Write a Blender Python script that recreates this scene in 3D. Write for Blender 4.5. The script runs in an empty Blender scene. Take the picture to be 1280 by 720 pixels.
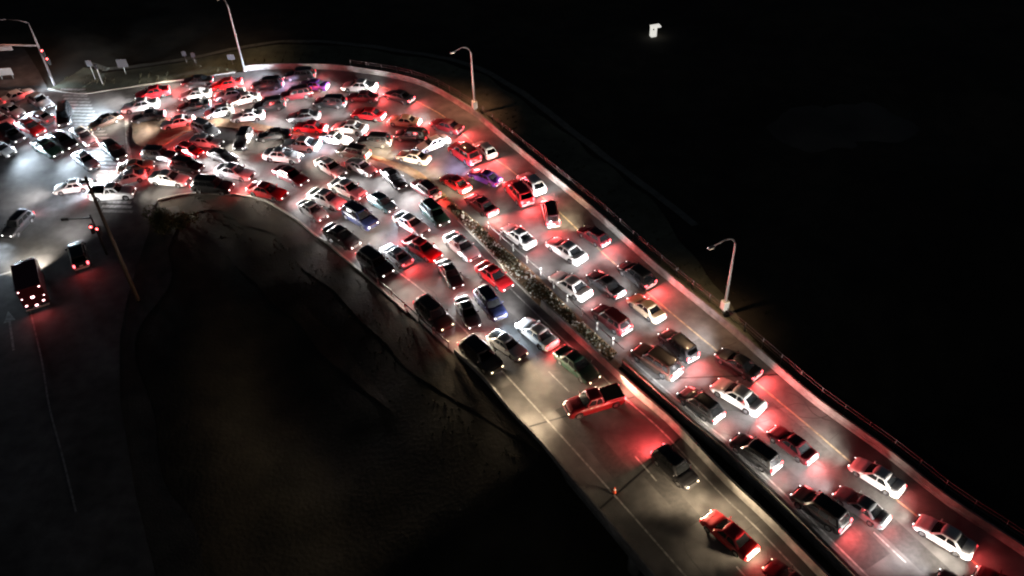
import bpy, bmesh, math, random
from mathutils import Vector, Matrix, noise
from mathutils.geometry import tessellate_polygon
R = random.Random(7)
scene = bpy.context.scene
col = scene.collection

# ------------------------------------------------------------------ camera
W, H, F, HORIZON, CAM_Z = 1280, 720, 1100.0, -620.0, 58.5
ROLL = math.radians(2.6)
PITCH = math.atan((H / 2 - HORIZON) / F)
vr = Vector((1, 0, 0))
vf = Vector((0, math.cos(PITCH), -math.sin(PITCH)))
vd = Vector((0, -math.sin(PITCH), -math.cos(PITCH)))
cr = vr * math.cos(ROLL) + vd * math.sin(ROLL)
cd = vd * math.cos(ROLL) - vr * math.sin(ROLL)
cam = bpy.data.objects.new('camera', bpy.data.cameras.new('camera'))
col.objects.link(cam)
cam.matrix_world = Matrix(((cr.x, -cd.x, -vf.x, 0), (cr.y, -cd.y, -vf.y, 0), (cr.z, -cd.z, -vf.z, CAM_Z), (0, 0, 0, 1)))
cam.data.sensor_width = 36
cam.data.lens = 36 * F / W
cam.data.clip_start = 0.5
cam.data.clip_end = 3000
scene.camera = cam
scene.cycles.use_light_tree = True
scene.cycles.sample_clamp_indirect = 4
scene.cycles.max_bounces = 4
scene.cycles.filter_width = 2.1
scene.cycles.use_denoising = True

# ------------------------------------------------------------------ night sky
world = bpy.data.worlds.new('World')
scene.world = world
world.use_nodes = True
nt = world.node_tree
bg = nt.nodes['Background']
sky = nt.nodes.new('ShaderNodeTexSky')
sky.sky_type = 'NISHITA'
sky.sun_disc = False
sky.sun_elevation = math.radians(35)
sky.sun_rotation = math.radians(200)
nt.links.new(sky.outputs[0], bg.inputs[0])
bg.inputs[1].default_value = 0.0036
moon = bpy.data.objects.new('moonlight', bpy.data.lights.new('moonlight', 'SUN'))
moon.data.energy = 0.016
moon.data.color = (1.0, 0.93, 0.80)
moon.data.angle = math.radians(0.5)
moon.rotation_euler = (math.radians(55), 0, math.radians(-20))
col.objects.link(moon)
scene.view_settings.view_transform = 'Standard'
scene.view_settings.look = 'None'
scene.view_settings.exposure = 0.0
scene.view_settings.gamma = 1
HEAD_W, SPILL_W, TAIL_W, LAMP_W = 3000.0, 470.0, 150.0, 2400.0


def at(px, py, z=0.0):
    """point of the place, at height z, that the photograph shows at this pixel"""
    d = vf * F + cr * (px - W / 2) + cd * (py - H / 2)
    t = (z - CAM_Z) / d.z
    return Vector((d.x * t, d.y * t, z))


# ------------------------------------------------------------------ materials
def mat(name, color, rough=0.6, metal=0.0, emit=None, strength=0.0, coat=0.0, spec=0.5):
    m = bpy.data.materials.new(name)
    m.use_nodes = True
    b = m.node_tree.nodes['Principled BSDF']
    b.inputs['Base Color'].default_value = (*color, 1)
    b.inputs['Roughness'].default_value = rough
    b.inputs['Metallic'].default_value = metal
    b.inputs['Coat Weight'].default_value = coat
    b.inputs['Specular IOR Level'].default_value = spec
    if emit:
        b.inputs['Emission Color'].default_value = (*emit, 1)
        b.inputs['Emission Strength'].default_value = strength
        m.cycles.emission_sampling = 'NONE'
    return m


def noisy(name, stops, scale, rough=0.85, detail=8, bump=0.0, scale2=None, bscale=30.0, mix2=(0.6, 1.25)):
    m = mat(name, (0.1, 0.1, 0.1), rough)
    n = m.node_tree.nodes
    l = m.node_tree.links
    b = n['Principled BSDF']
    g = n.new('ShaderNodeNewGeometry')
    t = n.new('ShaderNodeTexNoise')
    t.inputs['Scale'].default_value = scale
    t.inputs['Detail'].default_value = detail
    l.new(g.outputs['Position'], t.inputs['Vector'])
    r = n.new('ShaderNodeValToRGB')
    e = r.color_ramp.elements
    e[0].position, e[0].color = stops[0][0], (*stops[0][1], 1)
    e[1].position, e[1].color = stops[-1][0], (*stops[-1][1], 1)
    for p, c in stops[1:-1]:
        x = e.new(p)
        x.color = (*c, 1)
    l.new(t.outputs['Fac'], r.inputs[0])
    out = r.outputs[0]
    if scale2:
        t2 = n.new('ShaderNodeTexNoise')
        t2.inputs['Scale'].default_value = scale2
        t2.inputs['Detail'].default_value = 5
        l.new(g.outputs['Position'], t2.inputs['Vector'])
        mr = n.new('ShaderNodeMapRange')
        mr.inputs[1].default_value, mr.inputs[2].default_value = 0.35, 0.65
        mr.inputs[3].default_value, mr.inputs[4].default_value = mix2
        l.new(t2.outputs['Fac'], mr.inputs[0])
        mx = n.new('ShaderNodeVectorMath')
        mx.operation = 'SCALE'
        l.new(out, mx.inputs[0])
        l.new(mr.outputs[0], mx.inputs['Scale'])
        out = mx.outputs[0]
    l.new(out, b.inputs['Base Color'])
    if bump:
        t3 = n.new('ShaderNodeTexNoise')
        t3.inputs['Scale'].default_value = bscale
        t3.inputs['Detail'].default_value = 4
        l.new(g.outputs['Position'], t3.inputs['Vector'])
        bp = n.new('ShaderNodeBump')
        bp.inputs['Strength'].default_value = bump
        bp.inputs['Distance'].default_value = 0.03
        l.new(t3.outputs['Fac'], bp.inputs['Height'])
        l.new(bp.outputs[0], b.inputs['Normal'])
    return m


M = {}
M['asphalt'] = noisy('asphalt', [(0.3, (0.082, 0.079, 0.076)), (0.7, (0.150, 0.144, 0.138))], 0.8, 0.84, bump=0.5, scale2=0.16, mix2=(0.62, 1.25), bscale=9)
M['concrete'] = noisy('concrete', [(0.3, (0.17, 0.165, 0.155)), (0.7, (0.32, 0.31, 0.29))], 1.3, 0.85, bump=0.3, scale2=0.4, mix2=(0.55, 1.15))
M['kerb'] = noisy('kerb_concrete', [(0.3, (0.28, 0.26, 0.23)), (0.7, (0.40, 0.38, 0.34))], 2.0, 0.85, bump=0.3)
M['dirt'] = noisy('dirt', [(0.3, (0.13, 0.080, 0.045)), (0.55, (0.22, 0.140, 0.078)), (0.75, (0.11, 0.095, 0.045))], 0.9, 0.95, bump=1.0, scale2=0.2, bscale=4)
M['grass'] = noisy('grass_ground', [(0.3, (0.026, 0.023, 0.015)), (0.5, (0.040, 0.034, 0.022)), (0.75, (0.060, 0.050, 0.034))], 0.35, 0.95, bump=1.0, scale2=0.05, bscale=3, mix2=(0.5, 1.3))
M['verge'] = noisy('spill_lit_verge', [(0.3, (0.10, 0.110, 0.075)), (0.7, (0.17, 0.18, 0.125))], 0.8, 0.95, bump=1.0, scale2=0.12, bscale=4)  # grass made paler than the ground to stand in for light spill
M['bank'] = noisy('bank_dirt', [(0.3, (0.034, 0.026, 0.016)), (0.7, (0.062, 0.047, 0.029))], 0.7, 0.95, bump=1.0, scale2=0.2, bscale=4)
M['shoulder'] = noisy('gravel_shoulder', [(0.3, (0.05, 0.045, 0.038)), (0.7, (0.10, 0.09, 0.075))], 0.5, 0.95, bump=0.8, scale2=0.15, bscale=5)
M['path'] = noisy('gravel_path', [(0.3, (0.14, 0.14, 0.12)), (0.7, (0.24, 0.24, 0.20))], 1.2, 0.9)
M['white_mark'] = noisy('white_road_paint', [(0.35, (0.18, 0.18, 0.17)), (0.6, (0.42, 0.41, 0.39))], 2.2, 0.6)
M['yellow_mark'] = noisy('yellow_road_paint', [(0.35, (0.18, 0.14, 0.09)), (0.6, (0.38, 0.31, 0.20))], 2.2, 0.6)
M['blade'] = noisy('weed_blades', [(0.3, (0.035, 0.042, 0.018)), (0.7, (0.11, 0.09, 0.05))], 0.7, 0.9)
M['leaf'] = noisy('shrub_leaf', [(0.3, (0.03, 0.045, 0.015)), (0.7, (0.09, 0.10, 0.03))], 1.5, 0.8)
M['bark'] = noisy('bark', [(0.3, (0.05, 0.04, 0.03)), (0.7, (0.10, 0.08, 0.06))], 4, 0.95)
M['wood'] = noisy('pole_wood', [(0.3, (0.035, 0.025, 0.018)), (0.7, (0.07, 0.05, 0.035))], 6, 0.95)
M['steel'] = mat('galvanised_steel', (0.45, 0.45, 0.43), 0.45, 0.6)
M['cabinet'] = mat('pale_cabinet', (0.72, 0.76, 0.70), 0.5)
M['black'] = mat('black_plastic', (0.012, 0.012, 0.013), 0.55)
M['glass'] = mat('car_glass', (0.008, 0.009, 0.010), 0.06, spec=0.7)
M['tyre'] = mat('tyre_rubber', (0.018, 0.018, 0.018), 0.85)
M['rim'] = mat('alloy_rim', (0.35, 0.35, 0.36), 0.35, 0.8)
M['chrome'] = mat('chrome_trim', (0.55, 0.55, 0.56), 0.2, 1.0)
M['plate'] = mat('number_plate', (0.70, 0.70, 0.66), 0.5)
M['head'] = mat('headlight_lens', (0.8, 0.8, 0.8), 0.2, emit=(1.0, 0.97, 0.93), strength=4)
M['head_warm'] = mat('headlight_lens_warm', (0.8, 0.75, 0.6), 0.2, emit=(1.0, 0.82, 0.52), strength=4)
M['tail'] = mat('tail_lens', (0.5, 0.02, 0.02), 0.25, emit=(1.0, 0.06, 0.07), strength=1.6)
M['brake'] = mat('brake_lens', (0.5, 0.02, 0.02), 0.25, emit=(1.0, 0.10, 0.12), strength=6)
M['marker'] = mat('marker_lens', (0.7, 0.4, 0.4), 0.25, emit=(1.0, 0.55, 0.58), strength=8)
M['signal_red'] = mat('signal_red_lens', (0.5, 0.02, 0.02), 0.3, emit=(1.0, 0.10, 0.10), strength=10)
M['lamp'] = mat('lamp_lens', (0.8, 0.8, 0.7), 0.3, emit=(1.0, 0.75, 0.48), strength=3)
M['kiosk_glow'] = mat('glowing_panel', (0.8, 0.8, 0.75), 0.4, emit=(1.0, 0.98, 0.90), strength=0.75)  # emission put into the kiosk's walls and awning
M['sign_dim'] = mat('dim_sign_sheet', (0.09, 0.08, 0.085), 0.6)
M['steel_dull'] = mat('dull_steel', (0.16, 0.14, 0.14), 0.6, 0.3)
M['mound'] = noisy('pale_ground', [(0.35, (0.07, 0.065, 0.055)), (0.7, (0.16, 0.145, 0.125))], 0.12, 0.95)
M['glint'] = mat('pale_glint', (0.6, 0.6, 0.55), 0.3)  # sparkle of the median put into a pale colour
M['tar'] = noisy('tar_patch', [(0.3, (0.058, 0.056, 0.054)), (0.7, (0.090, 0.087, 0.084))], 3.0, 0.7)
M['bumper'] = mat('headlit_bumper', (0.40, 0.40, 0.40), 0.45)  # pale on every car, in place of followers' headlights shining on it
M['bed'] = mat('bed_liner', (0.02, 0.02, 0.02), 0.8)
M['sign'] = mat('sign_sheet', (0.45, 0.45, 0.45), 0.5, 0.2)


def paint_material():
    m = mat('car_paint', (0.5, 0.5, 0.5), 0.32, 0.0, coat=0.6)
    n = m.node_tree.nodes
    l = m.node_tree.links
    b = n['Principled BSDF']
    oi = n.new('ShaderNodeObjectInfo')
    t = n.new('ShaderNodeTexNoise')
    t.inputs['Scale'].default_value = 2.5
    tc = n.new('ShaderNodeTexCoord')
    l.new(tc.outputs['Object'], t.inputs['Vector'])
    mr = n.new('ShaderNodeMapRange')
    mr.inputs[3].default_value, mr.inputs[4].default_value = 0.85, 1.05
    l.new(t.outputs['Fac'], mr.inputs[0])
    mx = n.new('ShaderNodeVectorMath')
    mx.operation = 'SCALE'
    l.new(oi.outputs['Color'], mx.inputs[0])
    l.new(mr.outputs[0], mx.inputs['Scale'])
    l.new(mx.outputs[0], b.inputs['Base Color'])
    mr2 = n.new('ShaderNodeMapRange')
    mr2.inputs[3].default_value, mr2.inputs[4].default_value = 0.25, 0.5
    l.new(t.outputs['Fac'], mr2.inputs[0])
    l.new(mr2.outputs[0], b.inputs['Roughness'])
    return m


M['paint'] = paint_material()


# ------------------------------------------------------------------ mesh helpers
def mesh_obj(name, bm, m, parent=None, smooth=False):
    me = bpy.data.meshes.new(name)
    bmesh.ops.recalc_face_normals(bm, faces=bm.faces)
    if smooth:
        for f in bm.faces:
            f.smooth = True
    bm.to_mesh(me)
    bm.free()
    me.materials.append(m)
    o = bpy.data.objects.new(name, me)
    col.objects.link(o)
    if parent:
        o.parent = parent
    return o


def empty(name, loc=(0, 0, 0), rz=0.0):
    o = bpy.data.objects.new(name, None)
    o.empty_display_size = 0.3
    col.objects.link(o)
    o.location = loc
    o.rotation_euler = (0, 0, rz)
    return o


def tag(o, label, cat, group=None):
    o['label'] = label
    o['category'] = cat
    if group:
        o['group'] = group
    return o


def struct(o):
    o['kind'] = 'structure'
    return o


def box(bm, c, s, rz=0.0, bevel=0.0, taper=1.0):
    r = bmesh.ops.create_cube(bm, size=1.0)
    vs = r['verts']
    for v in vs:
        k = taper if v.co.z > 0 else 1.0
        v.co = Vector((v.co.x * s[0] * k, v.co.y * s[1] * k, v.co.z * s[2]))
    if bevel:
        es = list({e for v in vs for e in v.link_edges})
        q = bmesh.ops.bevel(bm, geom=es, offset=bevel, segments=2, affect='EDGES', profile=0.5)
        vs = list({v for f in q['faces'] for v in f.verts} | {v for v in vs if v.is_valid})
    rot = Matrix.Rotation(rz, 3, 'Z')
    for v in vs:
        v.co = rot @ v.co + Vector(c)
    return vs


def tube(bm, pts, radii, seg=10, cap=True):
    rings = []
    for i, p in enumerate(pts):
        p = Vector(p)
        d = (Vector(pts[min(i + 1, len(pts) - 1)]) - Vector(pts[max(i - 1, 0)])).normalized()
        a = d.cross(Vector((0, 0, 1)) if abs(d.z) < 0.9 else Vector((1, 0, 0))).normalized()
        b = d.cross(a).normalized()
        r = radii[i] if isinstance(radii, (list, tuple)) else radii
        rings.append([bm.verts.new(p + (a * math.cos(t) + b * math.sin(t)) * r) for t in [2 * math.pi * k / seg for k in range(seg)]])
    for u, v in zip(rings, rings[1:]):
        for k in range(seg):
            bm.faces.new((u[k], u[(k + 1) % seg], v[(k + 1) % seg], v[k]))
    if cap:
        bm.faces.new(rings[0])
        bm.faces.new(rings[-1])


def smooth_line(pts, n=6):
    out = []
    for i in range(len(pts) - 1):
        p0 = pts[max(i - 1, 0)]
        p1, p2 = pts[i], pts[i + 1]
        p3 = pts[min(i + 2, len(pts) - 1)]
        for k in range(n):
            t = k / n
            out.append(0.5 * ((2 * p1) + (p2 - p0) * t + (2 * p0 - 5 * p1 + 4 * p2 - p3) * t * t + (3 * p1 - p0 - 3 * p2 + p3) * t ** 3))
    out.append(pts[-1].copy())
    return out


def gline(px, n=6):
    return smooth_line([at(x, y) for x, y in px], n)


def resample(pts, step):
    out = [pts[0].copy()]
    acc = 0.0
    for a, b in zip(pts, pts[1:]):
        L = (b - a).length
        while acc + L >= step:
            t = (step - acc) / L
            a = a.lerp(b, t)
            out.append(a.copy())
            L = (b - a).length
            acc = 0.0
        acc += L
    return out


def normals2d(pts):
    out = []
    for i in range(len(pts)):
        d = pts[min(i + 1, len(pts) - 1)] - pts[max(i - 1, 0)]
        d.z = 0
        d.normalize()
        out.append(Vector((-d.y, d.x, 0)))
    return out


def offset(pts, k):
    return [p + n * k for p, n in zip(pts, normals2d(pts))]


def sweep(bm, pts, prof):
    """prof: list of (side, z), a closed profile swept along pts; side is to the left of travel"""
    ns = normals2d(pts)
    rings = [[bm.verts.new((p.x + n.x * s, p.y + n.y * s, p.z + z)) for s, z in prof] for p, n in zip(pts, ns)]
    m = len(prof)
    for a, b in zip(rings, rings[1:]):
        for k in range(m):
            bm.faces.new((a[k], a[(k + 1) % m], b[(k + 1) % m], b[k]))
    bm.faces.new(rings[0])
    bm.faces.new(rings[-1])


def ribbon(bm, pts, w, z):
    ns = normals2d(pts)
    vs = [(bm.verts.new((p.x - n.x * w / 2, p.y - n.y * w / 2, z)), bm.verts.new((p.x + n.x * w / 2, p.y + n.y * w / 2, z))) for p, n in zip(pts, ns)]
    for a, b in zip(vs, vs[1:]):
        bm.faces.new((a[0], b[0], b[1], a[1]))


def polygon(bm, pts, z):
    vs = [bm.verts.new((p.x, p.y, z)) for p in pts]
    for t in tessellate_polygon([[Vector((p.x, p.y, 0)) for p in pts]]):
        try:
            bm.faces.new([vs[k] for k in t])
        except ValueError:
            pass


# ------------------------------------------------------------------ lines of the place, read off as pixels
right_edge_px = [(60, 112), (100, 118), (140, 113), (200, 104), (240, 99), (300, 90), (340, 86.5), (400, 86.5), (435, 89), (470, 94), (510, 102), (540, 113), (566, 128), (594, 146),
                 (625, 172), (679, 217), (734, 262), (782, 305), (818, 337), (849, 363), (909, 412), (958, 455), (1018, 506), (1106, 570), (1181, 630), (1274, 692), (1400, 784)]
gap_right_px = [(780, 456), (866, 532), (900, 559), (966, 621), (1038, 693), (1130, 786)]
gap_left_px = [(764, 466), (790, 491), (839, 534), (907, 606), (954, 650), (1021, 719), (1085, 784)]
med_left_px = [(572, 276), (617, 322), (635, 344), (675, 383), (727, 432), (764, 466)]
med_right_px = [(607, 287), (632, 310), (669, 342), (707, 380), (749, 420), (780, 448)]
left_edge_px = [(197, 250), (225, 243), (254, 241), (291, 242), (329, 249), (352, 261), (375, 276), (396, 294), (412, 304), (432, 322), (468, 352), (508, 388), (552, 428), (599, 470), (641, 520),
                (674, 554), (702, 588), (754, 650), (825, 735), (870, 784)]
shoulder_px = [(470, 106), (500, 117), (523, 128), (557, 147), (595, 182), (619, 199), (644, 217), (702, 268), (721, 286), (770, 331), (826, 380), (875, 421), (935, 470), (1010, 532), (1085, 596), (1170, 664), (1260, 738)]

RE = gline(right_edge_px)
GR = gline(gap_right_px)
GL = gline(gap_left_px)
ML = gline(med_left_px)
MR = gline(med_right_px)
LE = gline(left_edge_px)

# road outline: the right edge down, up the slot between the bridges and down again, then up the left edge and round the junction
outline = RE + GR[::-1] + GL + LE[::-1]
outline += [at(x, y) for x, y in [(190, 262), (186, 290), (172, 330), (160, 370), (150, 420), (150, 500), (170, 620), (215, 800), (-200, 800), (-160, 420), (-160, 250), (-140, 60), (30, 60), (48, 88)]]
bm = bmesh.new()
polygon(bm, outline, 0.0)
road = struct(mesh_obj('road', bm, M['asphalt']))

# ------------------------------------------------------------------ terrain: one sheet to the horizon, falling away under the bridge
P0, P1 = at(655, 540), at(790, 460)
axis = (at(1021, 719) - at(790, 491)).normalized()
mid = at(785, 480)


def seg_dist(p, pts):
    best = 1e9
    for a, b in zip(pts, pts[1:]):
        ab = b - a
        t = max(0, min(1, (p - a).dot(ab) / max(ab.length_squared, 1e-9)))
        best = min(best, (a + ab * t - p).length_squared)
    return math.sqrt(best)


def inside(p, poly):
    c = False
    j = len(poly) - 1
    for i in range(len(poly)):
        a, b = poly[i], poly[j]
        if (a.y > p.y) != (b.y > p.y) and p.x < (b.x - a.x) * (p.y - a.y) / (b.y - a.y) + a.x:
            c = not c
        j = i
    return c


coarse = [at(x, y) for x, y in right_edge_px] + [at(x, y) for x, y in gap_right_px[::-1]] + [at(x, y) for x, y in gap_left_px] + [at(x, y) for x, y in left_edge_px[::-1]] + outline[-14:]
cl = coarse + [coarse[0]]


def ss(a, b, x):
    t = max(0, min(1, (x - a) / (b - a)))
    return t * t * (3 - 2 * t)


def ground_z(x, y):
    p = Vector((x, y, 0))
    s = (p - mid).dot(axis)
    d = 0.0 if inside(p, coarse) else seg_dist(p, cl)
    base = -0.10 - 0.9 * ss(2.5, 16, d) + (noise.noise(Vector((x * 0.05, y * 0.05, 0))) * 1.0 + noise.noise(Vector((x * 0.3, y * 0.3, 3))) * 0.18) * ss(1.0, 8, d)
    under = ss(3.0, 14.0, s)
    return base * (1 - under) + under * (-7.5 + noise.noise(Vector((x * 0.08, y * 0.08, 9))) * 0.8)


xs = [-1500, -700, -350, -200, -140] + [-110 + 1.7 * i for i in range(112)] + [95, 130, 200, 350, 700, 1500]
ys = [-400, -150, -40] + [0 + 1.7 * i for i in range(106)] + [190, 215, 260, 350, 600, 1100, 2200]
bm = bmesh.new()
grid = [[bm.verts.new((x, y, ground_z(x, y))) for y in ys] for x in xs]
for i in range(len(xs) - 1):
    for j in range(len(ys) - 1):
        bm.faces.new((grid[i][j], grid[i + 1][j], grid[i + 1][j + 1], grid[i][j + 1]))
struct(mesh_obj('ground', bm, M['grass'], smooth=True))


# verge with light spill put into its colour, and path beyond the right barrier (draped on the ground)
def drape(bm, inner, outer, lift, n=4):
    rows = []
    for a, b in zip(inner, outer):
        rows.append([bm.verts.new((q.x, q.y, max(ground_z(q.x, q.y), -9) + lift)) for q in [a.lerp(b, k / n) for k in range(n + 1)]])
    for u, v in zip(rows, rows[1:]):
        for k in range(n):
            bm.faces.new((u[k], u[k + 1], v[k + 1], v[k]))


RE1 = resample(RE, 1.2)
REg = [p for p in RE1 if (p - mid).dot(axis) < 7]
bm = bmesh.new()
rn0 = normals2d(REg)
rw0 = [0.5 + 6.7 * min(1, (len(REg) - 1 - i) / 22) + 0.8 * noise.noise(p * 0.2) for i, p in enumerate(REg)]
drape(bm, offset(REg, 0.4), [p + n * w for p, n, w in zip(REg, rn0, rw0)], 0.05, 6)
struct(mesh_obj('verge', bm, M['verge'], smooth=True))
bm = bmesh.new()
REp = [p for p in REg if (p - mid).dot(axis) < -14]
drape(bm, offset(REp, 7.8), offset(REp, 8.8), 0.10, 2)
struct(mesh_obj('path', bm, M['path'], smooth=True))

corner_line = gline([(190, 262), (186, 290), (172, 330), (160, 370), (150, 420), (150, 500), (170, 620), (215, 790)])
# dirt verge and faint track round the inside of the bend
LEg = [p for p in resample(LE, 1.2) if (p - mid).dot(axis) < 2]
bm = bmesh.new()
gn = normals2d(LEg)
gw = [0.4 + (3.6 + 1.5 * noise.noise(p * 0.15)) * min(1, (len(LEg) - 1 - i) / 12) for i, p in enumerate(LEg)]
drape(bm, offset(LEg, -0.3), [p - n * w for p, n, w in zip(LEg, gn, gw)], 0.05, 4)
struct(mesh_obj('dirt_verge', bm, M['bank'], smooth=True))
cr_ = resample(corner_line, 1.5)
cn0 = normals2d(cr_)
bm = bmesh.new()
cw_ = [3.0 + 2.2 * noise.noise(p * 0.12) for p in cr_]
drape(bm, [p - n * 0.6 for p, n in zip(cr_, cn0)], [p + n * w for p, n, w in zip(cr_, cn0, cw_)], 0.06, 4)
struct(mesh_obj('gravel_shoulder', bm, M['shoulder'], smooth=True))
LEt = [p for p in LEg if at(290, 245).x < p.x < at(600, 470).x]
bm = bmesh.new()
tn = normals2d(LEt)
tw = [1.1 * math.sin(math.pi * i / (len(LEt) - 1)) * (1 + 0.5 * noise.noise(p * 0.2)) for i, p in enumerate(LEt)]
drape(bm, [p - n * (8 - w) for p, n, w in zip(LEt, tn, tw)], [p - n * (8 + w) for p, n, w in zip(LEt, tn, tw)], 0.07, 3)
struct(mesh_obj('dirt_track', bm, M['bank'], smooth=True))

# ------------------------------------------------------------------ bridge decks under the two carriageways
def clip_s(line, s0):
    return [p for p in line if (p - mid).dot(axis) >= s0]


def deck(name, a, b, label):
    root = empty(name, (a[0] + b[0]) / 2)
    off = -Vector(root.location)
    bm = bmesh.new()
    n = min(len(a), len(b))
    a = [a[int(i * (len(a) - 1) / (n - 1))] for i in range(n)]
    b = [b[int(i * (len(b) - 1) / (n - 1))] for i in range(n)]
    rings = []
    for p, q in zip(a, b):
        rings.append([bm.verts.new((Vector((v.x, v.y, z)) + off)) for v, z in ((p, -0.02), (q, -0.02), (q, -0.75), (p, -0.75))])
    for u, v in zip(rings, rings[1:]):
        for k in range(4):
            bm.faces.new((u[k], u[(k + 1) % 4], v[(k + 1) % 4], v[k]))
    bm.faces.new(rings[0])
    bm.faces.new(rings[-1])
    mesh_obj('deck', bm, M['concrete'], root)
    for k in range(3, n, 7):
        for t in (0.2, 0.8):
            c = a[k].lerp(b[k], t) + off
            bm = bmesh.new()
            tube(bm, [(c.x, c.y, -8.3), (c.x, c.y, -0.75)], 0.55, 16)
            mesh_obj('pier', bm, M['concrete'], root, True)
    return tag(root, label, 'bridge')


deck('bridge', resample(clip_s(GR, 2.0), 3.0), resample(clip_s(RE, 2.0), 3.0), 'concrete bridge deck carrying the carriageway on the right of the dark gap')
deck('bridge', resample(clip_s(LE, 2.0), 3.0), resample(clip_s(GL, 2.0), 3.0), 'concrete bridge deck carrying the carriageway on the left of the dark gap')


# ------------------------------------------------------------------ barriers, kerbs, medians
def wall_along(name, pts, prof, m, label, cat):
    o0 = pts[0].copy()
    bm = bmesh.new()
    sweep(bm, [p - o0 for p in pts], prof)
    o = mesh_obj(name, bm, m)
    o.location = o0
    return tag(o, label, cat)


jersey = [(0.0, -0.08), (0.0, 0.07), (0.12, 0.24), (0.17, 0.72), (0.36, 0.72), (0.42, -0.08)]
wall_along('concrete_barrier', resample([p for p in RE if p.x > at(303, 90).x], 1.5), jersey, M['concrete'],
           'long pale concrete parapet curving along the outer shoulder on the right', 'barrier')
wall_along('concrete_barrier', resample(GR, 1.5), [(-0.02, -0.72), (-0.02, 0.85), (-0.30, 0.85), (-0.34, 0.1), (-0.34, 0.004), (-0.1, 0.004), (-0.1, -0.72)], M['concrete'],
           'grey concrete parapet on the right side of the dark gap', 'barrier')
wall_along('concrete_barrier', resample([p for p in ML + GL[1:] if p.x > at(672, 378).x], 1.5), [(0.0, 0.003), (0.10, 0.25), (0.14, 0.75), (0.36, 0.75), (0.40, -0.1), (0.0, -0.1)], M['concrete'],
           'pale concrete parapet on the left side of the dark gap and median', 'barrier')

# kerbs: plain raised strips (part of the road setting)
kb = [(0.0, -0.08), (0.0, 0.12), (0.22, 0.12), (0.22, -0.08)]
bm = bmesh.new()
sweep(bm, resample([p for p in LE if p.x < at(520, 400).x], 1.2), [(-s, z) for s, z in kb])
kc = resample([p for p in RE if p.x <= at(303, 90).x], 1.2)
sweep(bm, resample([p for p in ML if p.x < at(672, 378).x], 1.0), kb)
sweep(bm, kc, kb)
corner = gline([(197, 250), (190, 262), (186, 290), (172, 330), (160, 370), (150, 420), (150, 500), (170, 620)])
struct(mesh_obj('kerb', bm, M['kerb']))

# the grassy median between the parapet and the guardrail, and its dirt tip towards the curve
bm = bmesh.new()
tip = gline([(440, 186), (490, 201), (520, 212), (545, 232), (572, 257), (607, 287)]) + MR[1:]
tipl = gline([(440, 189), (486, 207), (515, 221), (540, 245), (560, 264), (572, 276)]) + ML[1:]
n = 40
ta = resample(tip, 1.0)
tb = resample(tipl, 1.0)
rows = []
for i in range(n + 1):
    p = ta[int(i * (len(ta) - 1) / n)]
    q = tb[int(i * (len(tb) - 1) / n)]
    rows.append([bm.verts.new((*(p.lerp(q, k / 6)).xy, (0.006 if k in (0, 6) else 0.11 + 0.03 * noise.noise(p.lerp(q, k / 6) * 0.4)))) for k in range(7)])
for u, v in zip(rows, rows[1:]):
    for k in range(6):
        bm.faces.new((u[k], u[k + 1], v[k + 1], v[k]))
struct(mesh_obj('median_ground', bm, M['dirt'], smooth=True))
bm = bmesh.new()
isl = gline([(166, 152), (200, 149), (250, 147), (300, 152), (345, 160), (380, 168), (345, 167), (295, 161), (250, 160), (222, 172), (205, 182), (185, 184), (168, 178), (166, 152)], 4)[:-1]
vs = [bm.verts.new((p.x, p.y, 0.12)) for p in isl]
vb = [bm.verts.new((p.x, p.y, -0.02)) for p in isl]
for t in tessellate_polygon([[Vector((p.x, p.y, 0)) for p in isl]]):
    bm.faces.new([vs[k] for k in t])
for i in range(len(isl)):
    j = (i + 1) % len(isl)
    bm.faces.new((vs[i], vs[j], vb[j], vb[i]))
struct(mesh_obj('median_island', bm, M['dirt']))


# guardrails
def guardrail(pts, label, side, cap=False):
    pts = resample(pts, 0.8)
    o0 = pts[0].copy()
    o0.z = 0
    root = empty('guardrail', o0)
    q = [p - o0 for p in pts]
    bm = bmesh.new()
    s = side
    sweep(bm, q, [(0.0, 0.50), (0.03 * s, 0.53), (0.0, 0.58), (0.03 * s, 0.63), (0.03 * s, 0.66), (0.0, 0.70), (-0.02 * s, 0.70), (-0.02 * s, 0.50)])
    mesh_obj('rail', bm, M['steel_dull'], root)
    for i in range(0, len(q), 3):
        z0 = max(ground_z(pts[i].x, pts[i].y), -0.4) - 0.3 if (pts[i] - mid).dot(axis) < 1 else 0.0
        bm = bmesh.new()
        box(bm, (q[i].x, q[i].y, (z0 + 0.8) / 2), (0.12, 0.16, 0.8 - z0))
        po = mesh_obj('post', bm, M['steel'], root)
        if cap:
            bm = bmesh.new()
            box(bm, (q[i].x, q[i].y, 0.85), (0.12, 0.12, 0.10), bevel=0.02)
            mesh_obj('reflector', bm, M['plate'], po)
    return tag(root, label, 'guardrail')


guardrail(offset(MR, 0.35), 'steel guardrail with pale post reflectors along the right side of the median', -1, True)
guardrail(offset([p for p in LE if at(455, 340).x < p.x < at(563, 438).x], 0.12), 'steel guardrail along the outer left kerb above the dark bank', 1)
wall_along('concrete_barrier', resample([p for p in LE if p.x > at(565, 440).x], 1.5), [(0.0, -0.02), (0.0, 0.55), (0.16, 0.55), (0.16, -0.02)], M['concrete'],
           'added low concrete parapet along the outer left edge of the left carriageway', 'barrier')  # added to keep headlights off the bank outside

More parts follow.
